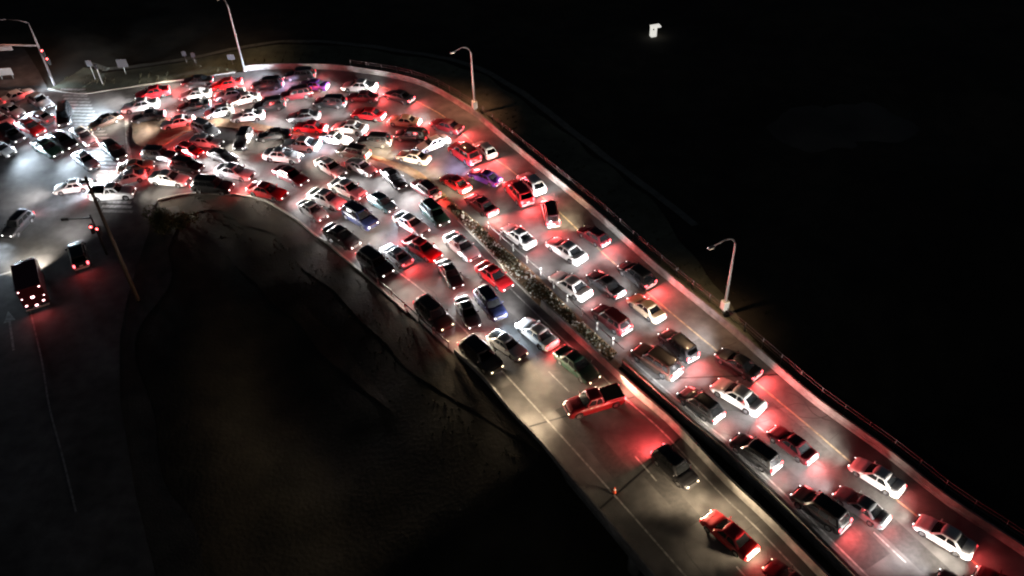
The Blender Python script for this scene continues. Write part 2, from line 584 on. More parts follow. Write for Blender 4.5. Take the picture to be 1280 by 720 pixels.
# fence just outside the right parapet
fp = resample(offset([p for p in RE if at(430, 89).x < p.x < at(1300, 700).x], 1.15), 2.4)
fp = [p for p in fp if (p - mid).dot(axis) < 30]
o0 = fp[0].copy()
root = empty('wire_fence', o0)
q = [p - o0 for p in fp]
for i, p in enumerate(q):
    bm = bmesh.new()
    z0 = max(ground_z(fp[i].x, fp[i].y), -8.5) - 0.3
    tube(bm, [(p.x, p.y, z0), (p.x, p.y, 1.15)], 0.045, 6)
    mesh_obj('post', bm, M['steel_dull'], root)
for z in (1.1, 0.75, 0.4):
    bm = bmesh.new()
    tube(bm, [(p.x, p.y, z) for p in q], 0.022, 5)
    mesh_obj('wire', bm, M['steel_dull'], root)
tag(root, 'thin wire and post fence just outside the right-hand parapet', 'fence')

# ------------------------------------------------------------------ painted markings
bm = bmesh.new()
ribbon(bm, resample(gline(shoulder_px), 1.5), 0.16, 0.004)
struct(mesh_obj('edge_line_yellow', bm, M['yellow_mark']))
bm = bmesh.new()
le_line = gline([(440, 300), (470, 320), (495, 338), (534, 368), (580, 412), (627, 463), (680, 521), (735, 582), (800, 655), (870, 735)])
ribbon(bm, resample(le_line, 1.5), 0.15, 0.004)
ribbon(bm, resample(offset(ML[:-1] + GL, -0.9), 1.5)[2:], 0.14, 0.004)
ribbon(bm, resample(offset(GR, 0.95), 1.5), 0.14, 0.004)
# dashed lane lines on both carriageways
for a_, b_, fr in ((GR, RE, 0.36), (ML[:-1] + GL, LE, 0.40)):
    aa = [p for p in resample(a_, 1.0)]
    for i in range(4, len(aa) - 4):
        if (i // 3) % 4 == 0:
            p = aa[i]
            nn = normals2d(aa)[i] * (4.1 if a_ is GR else -4.4)
            p2 = aa[i + 1]
            ribbon(bm, [p + nn, p2 + nn], 0.13, 0.004)
# lane lines in the junction leg lower left
ribbon(bm, gline([(37, 385), (52, 450), (62, 510), (78, 570), (95, 640)]), 0.16, 0.004)
ribbon(bm, gline([(-20, 349), (10, 341), (22, 337)]), 0.30, 0.004)
ribbon(bm, gline([(158, 148), (160, 180), (166, 216)]), 0.45, 0.004)
# arrow
a0, a1 = at(17, 438), at(12, 402)
dr = (a1 - a0).normalized()
sd = Vector((-dr.y, dr.x, 0))
ribbon(bm, [a0, a1], 0.22, 0.004)
tv = [a1 + sd * 0.55, a1 - sd * 0.55, a1 + dr * 1.8]
bm.faces.new([bm.verts.new((p.x, p.y, 0.0045)) for p in tv])
bmj = bmesh.new()
for pa, pb in (((793, 496), (652, 536)), ((745, 640), (850, 548)), ((812, 474), (975, 468))):
    A_, B_ = at(*pa), at(*pb)
    ribbon(bmj, [A_, A_.lerp(B_, 0.5), B_], 0.16, 0.003)
struct(mesh_obj('expansion_joint', bmj, M['black']))
bmj = bmesh.new()
for i in range(46):
    line = GR if i % 2 else LE
    k = R.randrange(2, len(line) - 3)
    nn_ = normals2d(line)[k] * R.uniform(1.0, 9.0) * (1 if i % 2 else 0.9)
    q = line[k] + nn_ if i % 2 else line[k] + nn_
    if not inside(q, coarse):
        continue
    a_ = R.uniform(0, math.tau)
    pts_ = [q + Vector((math.cos(a_) * t + 0.25 * math.sin(t * 1.7 + i), math.sin(a_) * t + 0.3 * math.cos(t * 1.3 + i * 2), 0)) for t in [j * 0.5 for j in range(R.randint(6, 16))]]
    pts_ = [p_ for p_ in pts_ if inside(p_, coarse)]
    if len(pts_) > 3:
        ribbon(bmj, pts_, R.uniform(0.05, 0.13), 0.002)
for i in range(16):
    line = (GR, LE)[i % 2]
    k = R.randrange(2, len(line) - 4)
    q = line[k] + normals2d(line)[k] * R.uniform(1.5, 7.5)
    d_ = (line[k + 1] - line[k]).normalized()
    e_ = Vector((-d_.y, d_.x, 0)) * R.uniform(0.5, 1.3)
    d_ = d_ * R.uniform(1.0, 4.5)
    c_ = [q - d_ - e_, q + d_ - e_, q + d_ + e_, q - d_ + e_]
    if all(inside(p_, coarse) for p_ in c_):
        bmj.faces.new([bmj.verts.new((p_.x, p_.y, 0.0015 + i * 0.00005)) for p_ in c_])
struct(mesh_obj('asphalt_patches', bmj, M['tar']))
# zebra crossing over the main road
cwl = resample(gline([(91, 112), (107, 150), (128, 190), (140, 225), (149, 276)]), 1.0)
cn = normals2d(cwl)
for i in range(0, len(cwl) - 1):
    p = cwl[i]
    d = Vector((1, -0.12, 0)).normalized()
    dd = Vector((-d.y, d.x, 0))
    vv = [p + d * 1.8 + dd * 0.25, p - d * 1.8 + dd * 0.25, p - d * 1.8 - dd * 0.25, p + d * 1.8 - dd * 0.25]
    bm.faces.new([bm.verts.new((w.x, w.y, 0.008)) for w in vv])
struct(mesh_obj('road_markings', bm, M['white_mark']))

# ------------------------------------------------------------------ vehicles
SPEC = {
    # L, W, height, hood z, belt z, deck z, cowl x, windscreen top x, roof rear x, rear glass foot x
    'sedan': dict(L=4.75, W=1.84, h=1.45, hood=0.84, belt=0.95, deck=1.00, xc=1.05, xt=0.30, xr=-0.95, xd=-1.70),
    'hatchback': dict(L=4.25, W=1.80, h=1.50, hood=0.86, belt=0.97, deck=1.00, xc=1.05, xt=0.40, xr=-1.45, xd=-1.98),
    'suv': dict(L=4.75, W=1.92, h=1.75, hood=1.02, belt=1.12, deck=1.15, xc=1.15, xt=0.60, xr=-1.90, xd=-2.27),
    'van': dict(L=5.05, W=1.98, h=1.95, hood=1.00, belt=1.12, deck=1.15, xc=1.60, xt=0.85, xr=-2.25, xd=-2.45),
    'pickup': dict(L=5.60, W=1.98, h=1.85, hood=1.10, belt=1.18, deck=1.16, xc=1.30, xt=0.70, xr=-0.55, xd=-0.75),
}
WHEEL_R = {'sedan': 0.33, 'hatchback': 0.32, 'suv': 0.37, 'van': 0.35, 'pickup': 0.40}
NAMES = {'sedan': 'sedan', 'hatchback': 'hatchback', 'suv': 'suv', 'van': 'van', 'pickup': 'pickup_truck'}


def interp(tbl, x):
    for (a, va), (b, vb) in zip(tbl, tbl[1:]):
        if x <= b:
            t = max(0, (x - a) / (b - a))
            t = t * t * (3 - 2 * t) * 0.5 + t * 0.5
            return va + (vb - va) * t
    return tbl[-1][1]


def make_vehicle(kind):
    s = SPEC[kind]
    L2, W2 = s['L'] / 2, s['W'] / 2
    rw = WHEEL_R[kind]
    xf, xrw = L2 - 0.92, -L2 + 0.98
    root = empty(NAMES[kind])
    # lower body
    bm = bmesh.new()
    N = 46
    st = [-L2 + s['L'] * (0.5 - 0.5 * math.cos(math.pi * i / N)) * 0.5 + s['L'] * i / N * 0.5 for i in range(N + 1)]
    for xw in (xf, xrw):
        st += [xw - rw - 0.055, xw - rw - 0.05, xw + rw + 0.05, xw + rw + 0.055]
    st = sorted(set(round(x, 4) for x in st))
    top = [(-L2, s['deck'] - 0.22), (-L2 + 0.10, s['deck'] - 0.03), (-L2 + 0.35, s['deck']), (s['xd'], s['deck']), (s['xc'] - 0.4, s['belt']), (s['xc'] + 0.15, s['belt'] - 0.02), (L2 - 0.55, s['hood'] - 0.03), (L2 - 0.22, s['hood'] - 0.12), (L2, s['hood'] - 0.30)]
    rings = []
    for x in st:
        u = abs(x) / L2
        w = W2 * (1 - 0.035 * u * u - 0.15 * max(0, (u - 0.82) / 0.18) ** 2.2)
        zt = interp(top, x)
        zb = 0.24 + 0.06 * max(0, (u - 0.85) / 0.15)
        for xw in (xf, xrw):
            r = rw + 0.05
            if abs(x - xw) < r:
                zb = max(zb, rw + math.sqrt(r * r - (x - xw) ** 2))
        zb = min(zb, zt - 0.16)
        zm = zb + (zt - zb) * 0.45
        prof = [(0.93 * w, zb), (1.0 * w, zb + 0.3 * (zt - 0.1 - zb)), (0.995 * w, zm + 0.1 * (zt - zb)), (0.955 * w, zt - 0.075), (0.90 * w, zt - 0.02), (0.62 * w, zt + 0.018), (0.28 * w, zt + 0.034), (0, zt + 0.038)]
        ring = [bm.verts.new((x, y, z)) for y, z in prof] + [bm.verts.new((x, -y, z)) for y, z in prof[-2::-1]]
        rings.append(ring)
    m = len(rings[0])
    for a, b in zip(rings, rings[1:]):
        for k in range(m - 1):
            bm.faces.new((a[k], a[k + 1], b[k + 1], b[k]))
    for r_ in (rings[0], rings[-1]):
        for k in range(m // 2 - 0):
            j = m - 1 - k
            if j - k > 1 and k + 1 < j:
                f = [r_[k], r_[k + 1], r_[j - 1], r_[j]]
                f = list(dict.fromkeys(f))
                if len(f) > 2:
                    bm.faces.new(f)
    if kind == 'pickup':
        pass
    body = mesh_obj('body', bm, M['paint'], root, True)
    bm = bmesh.new()
    box(bm, (0, 0, 0.42), (s['L'] - 0.25, s['W'] - 0.55, 0.30))
    mesh_obj('underbody', bm, M['black'], root)
    # greenhouse shell
    zb_, zt_ = s['belt'] - 0.02, s['h']
    wb, wt = W2 * 0.885, W2 * 0.885 - (zt_ - zb_) * 0.36
    if kind in ('suv', 'van', 'pickup'):
        wt = W2 * 0.885 - (zt_ - zb_) * 0.24

    def ring_at(t, inset=0.0):
        xa = s['xc'] + (s['xt'] - s['xc']) * t
        xb = s['xd'] + (s['xr'] - s['xd']) * t
        return xa, xb, wb + (wt - wb) * t, zb_ + (zt_ - zb_) * t

    bm = bmesh.new()
    lev = []
    for t in (0.0, 0.5, 0.88, 0.97):
        xa, xb, w, z = ring_at(t)
        bow = 0.10
        pts = []
        for k in range(5):
            v = -1 + k / 2
            pts.append((xa - bow * v * v, w * v * (0.995), z))
        for k in range(1, 6):
            pts.append((xa + (xb - xa) * k / 6 , w * (1.0 + 0.02 * math.sin(math.pi * k / 6)), z))
        for k in range(5):
            v = 1 - k / 2
            pts.append((xb + bow * 0.7 * v * v, w * v, z))
        for k in range(1, 6):
            pts.append((xb + (xa - xb) * k / 6, -w * (1.0 + 0.02 * math.sin(math.pi * k / 6)), z))
        lev.append([bm.verts.new(p) for p in pts])
    for a, b in zip(lev, lev[1:]):
        for k in range(len(a)):
            bm.faces.new((a[k], a[(k + 1) % len(a)], b[(k + 1) % len(a)], b[k]))
    # crowned roof
    cx = (s['xt'] + s['xr']) / 2
    prev = lev[-1]
    for sc_, dz in ((0.9, 0.028), (0.6, 0.055), (0.25, 0.066)):
        cur = [bm.verts.new((cx + (v.co.x - cx) * sc_, v.co.y * sc_, zt_ - 0.03 * (zt_ - zb_) + dz)) for v in lev[-1]]
        for k in range(len(cur)):
            bm.faces.new((prev[k], prev[(k + 1) % len(cur)], cur[(k + 1) % len(cur)], cur[k]))
        prev = cur
    bm.faces.new(prev)
    mesh_obj('cabin', bm, M['paint'], root, True)
    # glass panels, 6 mm proud of the shell
    def panel(name, quad, out):
        bm = bmesh.new()
        a, b, c, d = [Vector(p) for p in quad]
        nrm = (b - a).cross(d - a).normalized()
        if nrm.dot(Vector(out)) < 0:
            nrm = -nrm
        # rounded inset polygon with a slight thickness
        pts = []
        for (p, q, r_) in ((d, a, b), (a, b, c), (b, c, d), (c, d, a)):
            k = min(0.07, (p - q).length * 0.25, (r_ - q).length * 0.25)
            pts += [q + (p - q).normalized() * k, q + (r_ - q).normalized() * k]
        lo = [bm.verts.new(p - nrm * 0.03) for p in pts]
        hi = [bm.verts.new(p + nrm * 0.008) for p in pts]
        bm.faces.new(hi)
        for k in range(8):
            bm.faces.new((lo[k], lo[(k + 1) % 8], hi[(k + 1) % 8], hi[k]))
        return mesh_obj(name, bm, M['glass'], root)

    def fr(t, v):   # windscreen point
        xa, xb, w, z = ring_at(t)
        return (xa - 0.10 * v * v + 0.012, w * v, z)

    def rr(t, v):
        xa, xb, w, z = ring_at(t)
        return (xb + 0.07 * v * v - 0.012, w * v, z)

    def sidep(t, f, sg):
        xa, xb, w, z = ring_at(t)
        return (xa + (xb - xa) * f, sg * (w * (1 + 0.02 * math.sin(math.pi * f)) + 0.004), z)

    def curved(name, fn, t0, t1, v1):
        bm = bmesh.new()
        vs = [[bm.verts.new(fn(t, v1 * (-1 + k / 3))) for k in range(7)] for t in (t0, t1)]
        for k in range(6):
            bm.faces.new((vs[0][k], vs[0][k + 1], vs[1][k + 1], vs[1][k]))
        bmesh.ops.solidify(bm, geom=bm.faces[:], thickness=0.0)
        sgn = 1 if fn is fr else -1
        lo = [[bm.verts.new(Vector(v.co) - Vector((sgn * 0.035, 0, 0))) for v in row] for row in vs]
        for k in range(6):
            bm.faces.new((vs[1][k], vs[1][k + 1], lo[1][k + 1], lo[1][k]))
            bm.faces.new((vs[0][k], vs[0][k + 1], lo[0][k + 1], lo[0][k]))
        return mesh_obj(name, bm, M['glass'], root, True)

    curved('windscreen', fr, 0.06, 0.88, 0.90)
    curved('rear_window', rr, 0.12 if kind != 'pickup' else 0.3, 0.86, 0.86)
    cuts = {'sedan': [(0.12, 0.47), (0.51, 0.86)], 'hatchback': [(0.11, 0.44), (0.48, 0.86)], 'suv': [(0.09, 0.37), (0.40, 0.68), (0.71, 0.92)], 'van': [(0.09, 0.34), (0.37, 0.64), (0.67, 0.94)], 'pickup': [(0.14, 0.52), (0.56, 0.88)]}[kind]
    for sg in (-1, 1):
        for f0, f1 in cuts:
            sl = 0.05 if f0 > 0.2 else 0.02
            panel('side_window', [sidep(0.10, f0, sg), sidep(0.10, f1, sg), sidep(0.84, f1 - (0.02 if f1 > 0.8 else 0), sg), sidep(0.84, f0 + (0.02 if f0 < 0.2 else 0), sg)], (0, sg, 0.2))
    # wheels
    for xw in (xf, xrw):
        for sg in (-1, 1):
            wo = bpy.data.objects.new('wheel', None)
            wo.empty_display_size = 0.2
            col.objects.link(wo)
            wo.parent = root
            wo.location = (xw, sg * (W2 - 0.13), rw)
            bm = bmesh.new()
            prof = [(-0.10, rw * 0.62), (-0.11, rw * 0.90), (-0.07, rw), (0.07, rw), (0.11, rw * 0.90), (0.10, rw * 0.62)]
            sgm = 20
            rg = [[bm.verts.new((math.cos(2 * math.pi * k / sgm) * r_, y, math.sin(2 * math.pi * k / sgm) * r_)) for y, r_ in prof] for k in range(sgm)]
            for k in range(sgm):
                a, b = rg[k], rg[(k + 1) % sgm]
                for j in range(6):
                    bm.faces.new((a[j], a[(j + 1) % 6], b[(j + 1) % 6], b[j]))
            mesh_obj('tyre', bm, M['tyre'], wo, True)
            bm = bmesh.new()
            c0 = [bm.verts.new((math.cos(2 * math.pi * k / sgm) * rw * 0.63, sg * 0.075, math.sin(2 * math.pi * k / sgm) * rw * 0.63)) for k in range(sgm)]
            cc = bm.verts.new((0, sg * 0.055, 0))
            for k in range(sgm):
                if k % 4 != 3:
                    bm.faces.new((c0[k], c0[(k + 1) % sgm], cc))
            tube(bm, [(0, sg * 0.02, 0), (0, sg * 0.095, 0)], rw * 0.18, 10)
            mesh_obj('rim', bm, M['rim'], wo)
    # lamps, grille, plates, mirrors
    zh = s['hood'] - 0.34
    zr = s['deck'] - 0.23
    for sg in (-1, 1):
        bm = bmesh.new()
        box(bm, (L2 - 0.085, sg * (W2 - 0.42), zh), (0.22, 0.34, 0.12), rz=-sg * 0.36, bevel=0.04)
        mesh_obj('headlight', bm, M['head'], root, True)
        bm = bmesh.new()
        if kind in ('suv', 'van', 'pickup'):
            box(bm, (-L2 + 0.06, sg * (W2 - 0.24), zr - 0.02), (0.20, 0.20, 0.36), rz=sg * 0.3, bevel=0.04)
        else:
            box(bm, (-L2 + 0.10, sg * (W2 - 0.32), zr), (0.24, 0.40, 0.15), rz=sg * 0.40, bevel=0.04)
        mesh_obj('taillight', bm, M['tail'], root, True)
        bm = bmesh.new()
        box(bm, (s['xc'] - 0.28, sg * (W2 + 0.06), s['belt'] + 0.07), (0.13, 0.22, 0.14), bevel=0.03)
        mesh_obj('mirror', bm, M['paint'], root, True)
    bm = bmesh.new()
    box(bm, (L2 - 0.02, 0, s['hood'] - 0.27), (0.10, s['W'] * 0.52, 0.17), bevel=0.03)
    box(bm, (L2 - 0.03, 0, 0.38), (0.12, s['W'] * 0.60, 0.13), bevel=0.03)
    mesh_obj('grille', bm, M['black'], root)
    bm = bmesh.new()
    box(bm, (-L2 + 0.02, 0, 0.50), (0.20, s['W'] * 0.80, 0.22), bevel=0.05)
    mesh_obj('rear_bumper', bm, M['bumper'], root)
    bm = bmesh.new()
    box(bm, (-L2 - 0.015, 0, zr - 0.12), (0.05, 0.36, 0.15))
    mesh_obj('license_plate', bm, M['plate'], root)
    if kind in ('suv', 'van'):
        for sg in (-1, 1):
            bm = bmesh.new()
            y = sg * (wt - 0.07)
            tube(bm, [(s['xt'] - 0.05, y, zt_ - 0.01), (s['xt'] - 0.15, y, zt_ + 0.06), (s['xr'] + 0.25, y, zt_ + 0.06), (s['xr'] + 0.12, y, zt_ - 0.01)], 0.022, 6)
            mesh_obj('roof_rail', bm, M['black'], root)
    if kind == 'pickup':
        # load bed: dark liner floor sunk visually by raised rails around it
        bm = bmesh.new()
        x0, x1 = -L2 + 0.10, s['xd'] - 0.08
        zt2 = s['deck'] + 0.05
        box(bm, ((x0 + x1) / 2, W2 * 0.86, zt2 + 0.03), (x1 - x0, 0.13, 0.18), bevel=0.03)
        box(bm, ((x0 + x1) / 2, -W2 * 0.86, zt2 + 0.03), (x1 - x0, 0.13, 0.18), bevel=0.03)
        box(bm, (x0 + 0.03, 0, zt2 + 0.028), (0.11, W2 * 1.58, 0.18), bevel=0.03)
        mesh_obj('bed_rail', bm, M['paint'], root)
        bm = bmesh.new()
        box(bm, ((x0 + x1) / 2 + 0.04, 0, zt2), (x1 - x0 - 0.05, W2 * 1.58, 0.03))
        for k in range(7):
            box(bm, ((x0 + x1) / 2 + 0.04, (k - 3) * 0.2, zt2 + 0.02), (x1 - x0 - 0.08, 0.05, 0.02))
        mesh_obj('load_bed', bm, M['bed'], root)
    return root


def kids(o):
    return [c for c in col.objects if c.parent == o]


PROTO = {}


def proto_tree(root):
    ch = {}
    for o in col.objects:
        if o.parent:
            ch.setdefault(o.parent.name, []).append(o)

    def rec(o):
        return (o, [rec(c) for c in ch.get(o.name, [])])
    return rec(root)


def copy_tree(tree, parent=None):
    o, ch = tree
    c = o.copy()
    col.objects.link(c)
    if parent:
        c.parent = parent
    for k in ch:
        copy_tree(k, c)
    return c


def all_under(tree_root, ch):
    out = []
    for c in ch.get(tree_root, []):
        out.append(c)
        out += all_under(c, ch)
    return out


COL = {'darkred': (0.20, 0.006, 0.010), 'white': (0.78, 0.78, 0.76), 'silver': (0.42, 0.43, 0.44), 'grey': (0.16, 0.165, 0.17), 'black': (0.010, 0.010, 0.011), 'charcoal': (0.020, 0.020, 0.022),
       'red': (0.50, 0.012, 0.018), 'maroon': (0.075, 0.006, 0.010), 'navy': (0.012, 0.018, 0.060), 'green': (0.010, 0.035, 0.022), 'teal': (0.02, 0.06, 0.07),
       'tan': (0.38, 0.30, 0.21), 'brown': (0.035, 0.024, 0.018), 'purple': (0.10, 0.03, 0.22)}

HEADC = {'': (1.0, 0.96, 0.97), 'w': (1.0, 0.76, 0.50), 'c': (0.72, 0.86, 1.0), 'v': (0.72, 0.62, 1.0), 'm': (1.0, 0.90, 0.78)}
# kind, colour, front pixel, rear pixel, flags (w/c/v head tint, b bright brake, n no head beam, digits), label
CARS = """
sedan|white|1066,575|1128,613||white sedan beside the right parapet, second of the white cars from the bottom right corner
sedan|white|1146,647|1218,690||white sedan nearest the bottom right corner, dark front wheel showing
sedan|grey|1047,611|1108,652||grey sedan with a red-lit bonnet, alongside the black SUV near the dark gap
suv|black|994,612|1058,659|b|black SUV next to the dark gap, lowest SUV on the right carriageway
suv|black|918,545|972,585||black SUV hugging the gap-side parapet beside the maroon sedan
sedan|maroon|965,534|1016,573|b|maroon sedan with a pale rear bumper in the middle of the right carriageway
sedan|white|893,476|953,512|B|white sedan with a bright red boot lid, beside the small black hatchback
hatchback|black|852,486|900,522||small black hatchback with a pale rear bumper just right of the gap
sedan|black|898,437|948,469|B|black sedan against the parapet just below the right-hand street lamp
suv|charcoal|830,415|866,446|b|charcoal SUV in the lane below the tan-lit shoulder, upper right of the brown SUV
suv|brown|794,433|848,469||brown SUV beside the guardrail end where the dark gap begins
suv|maroon|745,383|784,413||dark maroon SUV with white rear bumper next to the median guardrail
sedan|tan|789,368|827,398||cream sedan touching the yellow shoulder line with a red glow on its left
hatchback|black|777,328|815,356|B|black hatchback with red bonnet driving on the shoulder beside the parapet
sedan|white|691,341|735,370||white sedan with dark roof closest to the median guardrail
sedan|charcoal|738,339|776,368||charcoal sedan right of the white sedan by the guardrail
sedan|white|687,298|729,325||white sedan with pink bonnet in the middle lane above the charcoal sedan
sedan|white|631,281|665,306||white sedan beside the top end of the median guardrail
hatchback|maroon|726,283|758,303|wb|small maroon hatchback alone on the shoulder with a tan pool of light behind it
van|maroon|684,250|692,281|b|maroon van with white rear pointing straight up the picture
suv|red|630,222|661,257|B|big red SUV lit all over by brake lights, left of the maroon van
hatchback|white|652,216|677,240|nb|white hatchback on the shoulder tucked behind the red SUV
sedan|maroon|586,243|617,266|bw|rust-lit dark sedan left of the red SUV, above the median tip
sedan|red|554,218|584,236|bw|red sedan with cream rear bumper above the median tip
sedan|purple|593,214|625,227|v|purple sedan between the two red SUVs
suv|red|562,178|599,204|B|upper of the two big red SUVs, close to the shoulder line
hatchback|white|596,177|616,194|nB|small white hatchback on the shoulder beside the upper red SUV
sedan|maroon|540,150|576,162|B|dark red sedan just inside the shoulder line on the bend
sedan|white|522,184|559,171|c|white sedan angled across the lanes, left of the upper red SUV
sedan|black|482,114|515,124|b|black sedan in the outermost lane on the bend
sedan|white|427,106|471,108|b|cream white sedan in the outermost lane near the top of the bend
suv|black|356,94|394,92|c4|black SUV right under the top kerb, right of the glaring white patch
sedan|purple|374,104|408,107|v|violet sedan with bluish lights near the top of the bend
suv|maroon|357,119|383,115||dark SUV just left of and below the violet sedan
sedan|red|440,139|480,144|b|bright red sedan in the middle of the bend
sedan|maroon|432,121|466,123|b|dark red sedan directly above the bright red sedan
suv|black|402,124|432,125||black SUV right below the violet sedan
sedan|tan|488,148|522,152|b|tan sedan right of the bright red sedan
sedan|white|410,158|452,163|b|white sedan below and left of the bright red sedan
sedan|red|378,160|406,163|b|short red sedan directly ahead of the white sedan in mid bend
suv|charcoal|455,172|488,173||charcoal SUV left of its darker twin below the tan sedan
suv|black|493,171|521,173||black SUV below the tan sedan, right of the charcoal SUV
sedan|white|355,176|402,180||long white sedan above the other white sedan in the middle of the jam
suv|brown|424,186|456,193|c2|brown SUV in the centre of the jam, right of the long white sedan
sedan|tan|498,191|535,199|w2|beige sedan left of the upper red SUV and under the angled white sedan
sedan|white|377,196|330,191||white sedan facing right below the long white sedan
sedan|charcoal|501,230|479,209||dark sedan in a clear patch of road with both headlights facing the camera
sedan|white|428,217|398,199||white sedan with a red rear, left of the dark sedan in the clear patch
sedan|maroon|381,227|346,210||dark maroon sedan under a pink patch of road in the left carriageway
sedan|white|456,244|416,227||pink-lit white sedan right of the white sedan with black roof
sedan|white|431,257|386,239||white sedan with dark windows left of the pink-lit sedan
suv|navy|471,284|429,257|c|navy blue SUV in the left carriageway behind the white sedans
hatchback|teal|490,260|463,243|c|dark teal hatchback above the navy SUV
sedan|white|532,289|496,268||white sedan right of the navy SUV facing down the road
suv|maroon|516,226|541,245|b|dark red SUV beside the brown tip of the median
suv|green|556,279|531,254||dark green SUV against the upper end of the median kerb
sedan|silver|404,270|378,252||silver sedan nearest the left kerb above the verge
sedan|charcoal|446,306|408,283||charcoal sedan with glaring headlights beside the left kerb
suv|black|486,342|452,315||black SUV on the left edge line above the verge weeds
sedan|silver|480,306|510,328|b|silver sedan with brake lights on, right of the black SUV on the edge line
sedan|red|548,321|508,298|b|dark red sedan in the middle of the left carriageway
sedan|black|573,356|553,326||slim black sedan below the dark red sedan
sedan|silver|595,322|560,293||silver sedan beside the upper median kerb with white-lit rear
sedan|red|636,358|600,330|n|glossy bright red sedan against the median kerb
suv|navy|626,396|600,362|c|dark navy SUV below the glossy red sedan
sedan|black|593,406|576,372||black sedan with a pale front bumper left of the navy SUV
suv|brown|563,412|522,373|w1|dark SUV with warm yellow headlights on the left shoulder
sedan|silver|654,443|614,416|w|silver sedan with both headlights facing the camera in the left carriageway
sedan|white|650,399|692,432|b|white sedan with pink-red boot pointing up the road beside the median
suv|black|623,463|580,426|w|large black SUV on the left shoulder below the warm-lit SUV
sedan|green|745,474|698,436|w2|dark green sedan beside the parapet above the red pickup
pickup|darkred|707,512|778,491|w2b|red pickup truck with black bed turned sideways across the left carriageway
suv|black|866,604|822,562|wB|large black SUV beside the gap with a fierce red glow behind it
sedan|red|882,641|942,692|w1|dark red sedan pointing up the road at the bottom of the left carriageway
sedan|maroon|968,709|1012,746|wb|maroon car cut off by the bottom edge beside the parapet
sedan|black|1176,718|1240,762|1|black car roof just entering at the bottom edge right of the gap
sedan|maroon|1226,716|1290,752|b|maroon car cut off at the bottom right corner by the parapet
sedan|red|168,119|212,111|b|red sedan under the top kerb left of the lamp pole
sedan|white|150,135|200,127|c4|white sedan left of the red sedan throwing the strongest glare into the junction
sedan|black|165,147|205,141|b|black sedan above the brown traffic island
sedan|white|204,155|240,148||pinkish white sedan at the tip of the brown traffic island
sedan|black|229,101|263,99||black sedan at the top kerb left of the orange-lit kerb
sedan|white|227,118|262,114|b|white sedan one lane below the black sedan at the top kerb
sedan|black|224,133|262,127||black sedan below the white sedan near the top left kerb
sedan|red|267,107|297,102|b|red sedan on the orange-lit patch by the lamp pole
sedan|white|280,131|321,122|c|white sedan tilted across the lanes below the lamp pole
sedan|silver|270,121|302,115||silver sedan just above the tilted white sedan
sedan|white|293,145|326,142||white sedan directly below the tilted white sedan
suv|black|318,106|350,103||black SUV at the top kerb just right of the lamp pole
suv|black|320,132|353,128||black SUV in the third lane below the lamp pole
sedan|grey|362,145|396,143||grey sedan below the violet sedan
hatchback|silver|263,136|291,130||small silver hatchback left of the tilted white sedan
suv|charcoal|300,182|309,165||charcoal SUV turned to face the camera right of the olive island
sedan|white|270,180|236,176||white sedan with red rear right of the brown island
sedan|black|293,199|262,187||black sedan with white front bumper below the charcoal SUV facing camera
suv|charcoal|220,193|192,190||charcoal SUV just below the brown island
suv|black|250,208|216,202||black SUV left of the maroon sedan in the lower lanes
hatchback|red|246,192|222,184|b|red hatchback between two black cars below the brown island
sedan|silver|317,219|270,209||silver sedan in the lane above the black SUV at the verge
sedan|white|238,225|185,220||long bright white sedan in the lane nearest the verge
suv|black|291,234|240,230||black SUV hugging the kerb above the lit verge
sedan|red|360,244|308,232|b|red and white-lit sedan hugging the kerb at the start of the bend
sedan|tan|188,205|160,210||cream sedan at the white stop line
sedan|white|70,235|110,229||white sedan waiting in the open junction left of the crossing
pickup|white|168,239|112,242||white pickup truck parked across the pedestrian crossing
sedan|white|139,218|183,208|c3|white sedan stopped over the stop line above the white pickup
suv|charcoal|8,294|36,266||dark SUV with white rear alone at the left edge of the picture
suv|black|94,303|102,333|bl|black SUV with white roof edge and two glowing tail lights beside the signal pole
sedan|white|36,114|10,124||white sedan uppermost in the left-hand cluster
sedan|silver|60,132|36,117||silver sedan just below the signal mast in the left-hand cluster
sedan|silver|24,140|4,132||silver sedan at the left border below the uppermost white sedan
sedan|red|55,165|24,149|b|red sedan in the middle of the left-hand cluster
suv|black|26,172|4,158||black SUV at the left border below the red sedan
sedan|green|76,193|42,175|c1|dark green sedan with cream headlights lowest in the left-hand cluster
sedan|black|101,181|66,163||black sedan with white side line right of the dark green sedan
sedan|black|153,196|130,176||black sedan between the crossing stripes and the white stop line
sedan|white|12,156|-10,146||white sedan half out of the picture at the left border beside the red sedan
sedan|white|118,176|96,160|c|white sedan in the glare between the tall black van and the brown sedan
suv|silver|262,170|240,160|n|silver SUV standing askew at the right end of the brown island
sedan|white|472,206|450,196||white sedan at the narrow tip of the median in the centre of the jam
sedan|black|330,168|358,165||black sedan one lane above the white sedan facing right
sedan|white|430,178|402,172|n|white sedan just above the brown SUV in the centre of the jam
van|black|76,156|78,134||tall black van standing just left of the red-lit crossing stripes
sedan|brown|104,162|140,147|w1|brown sedan crossing the pedestrian stripes in the glare
sedan|silver|118,207|96,191||silver sedan standing on the crossing above the white pickup
sedan|white|40,142|62,148|n|white hatch-backed sedan right of the black sedan at the left border
sedan|white|14,190|-12,180||white sedan leaving past the left border beside the grey road
"""
rows_ = [r.split('|') for r in CARS.strip().split('\n')]
place = []
for kind, colour, f, r, flags, label in rows_:
    f = [float(v) for v in f.split(',')]
    r = [float(v) for v in r.split(',')]
    a, b = at(*f, 0.7), at(*r, 0.7)
    c = (a + b) / 2
    ang = math.atan2((a - b).y, (a - b).x)
    k = max(0.88, min(1.0, (a - b).length / (SPEC[kind]['L'] * 1.02)))
    place.append([c.x, c.y, ang, k, kind, colour, flags, label])
# nobody may stand inside another car: push overlapping neighbours apart
fixed = [at(40, 370)]


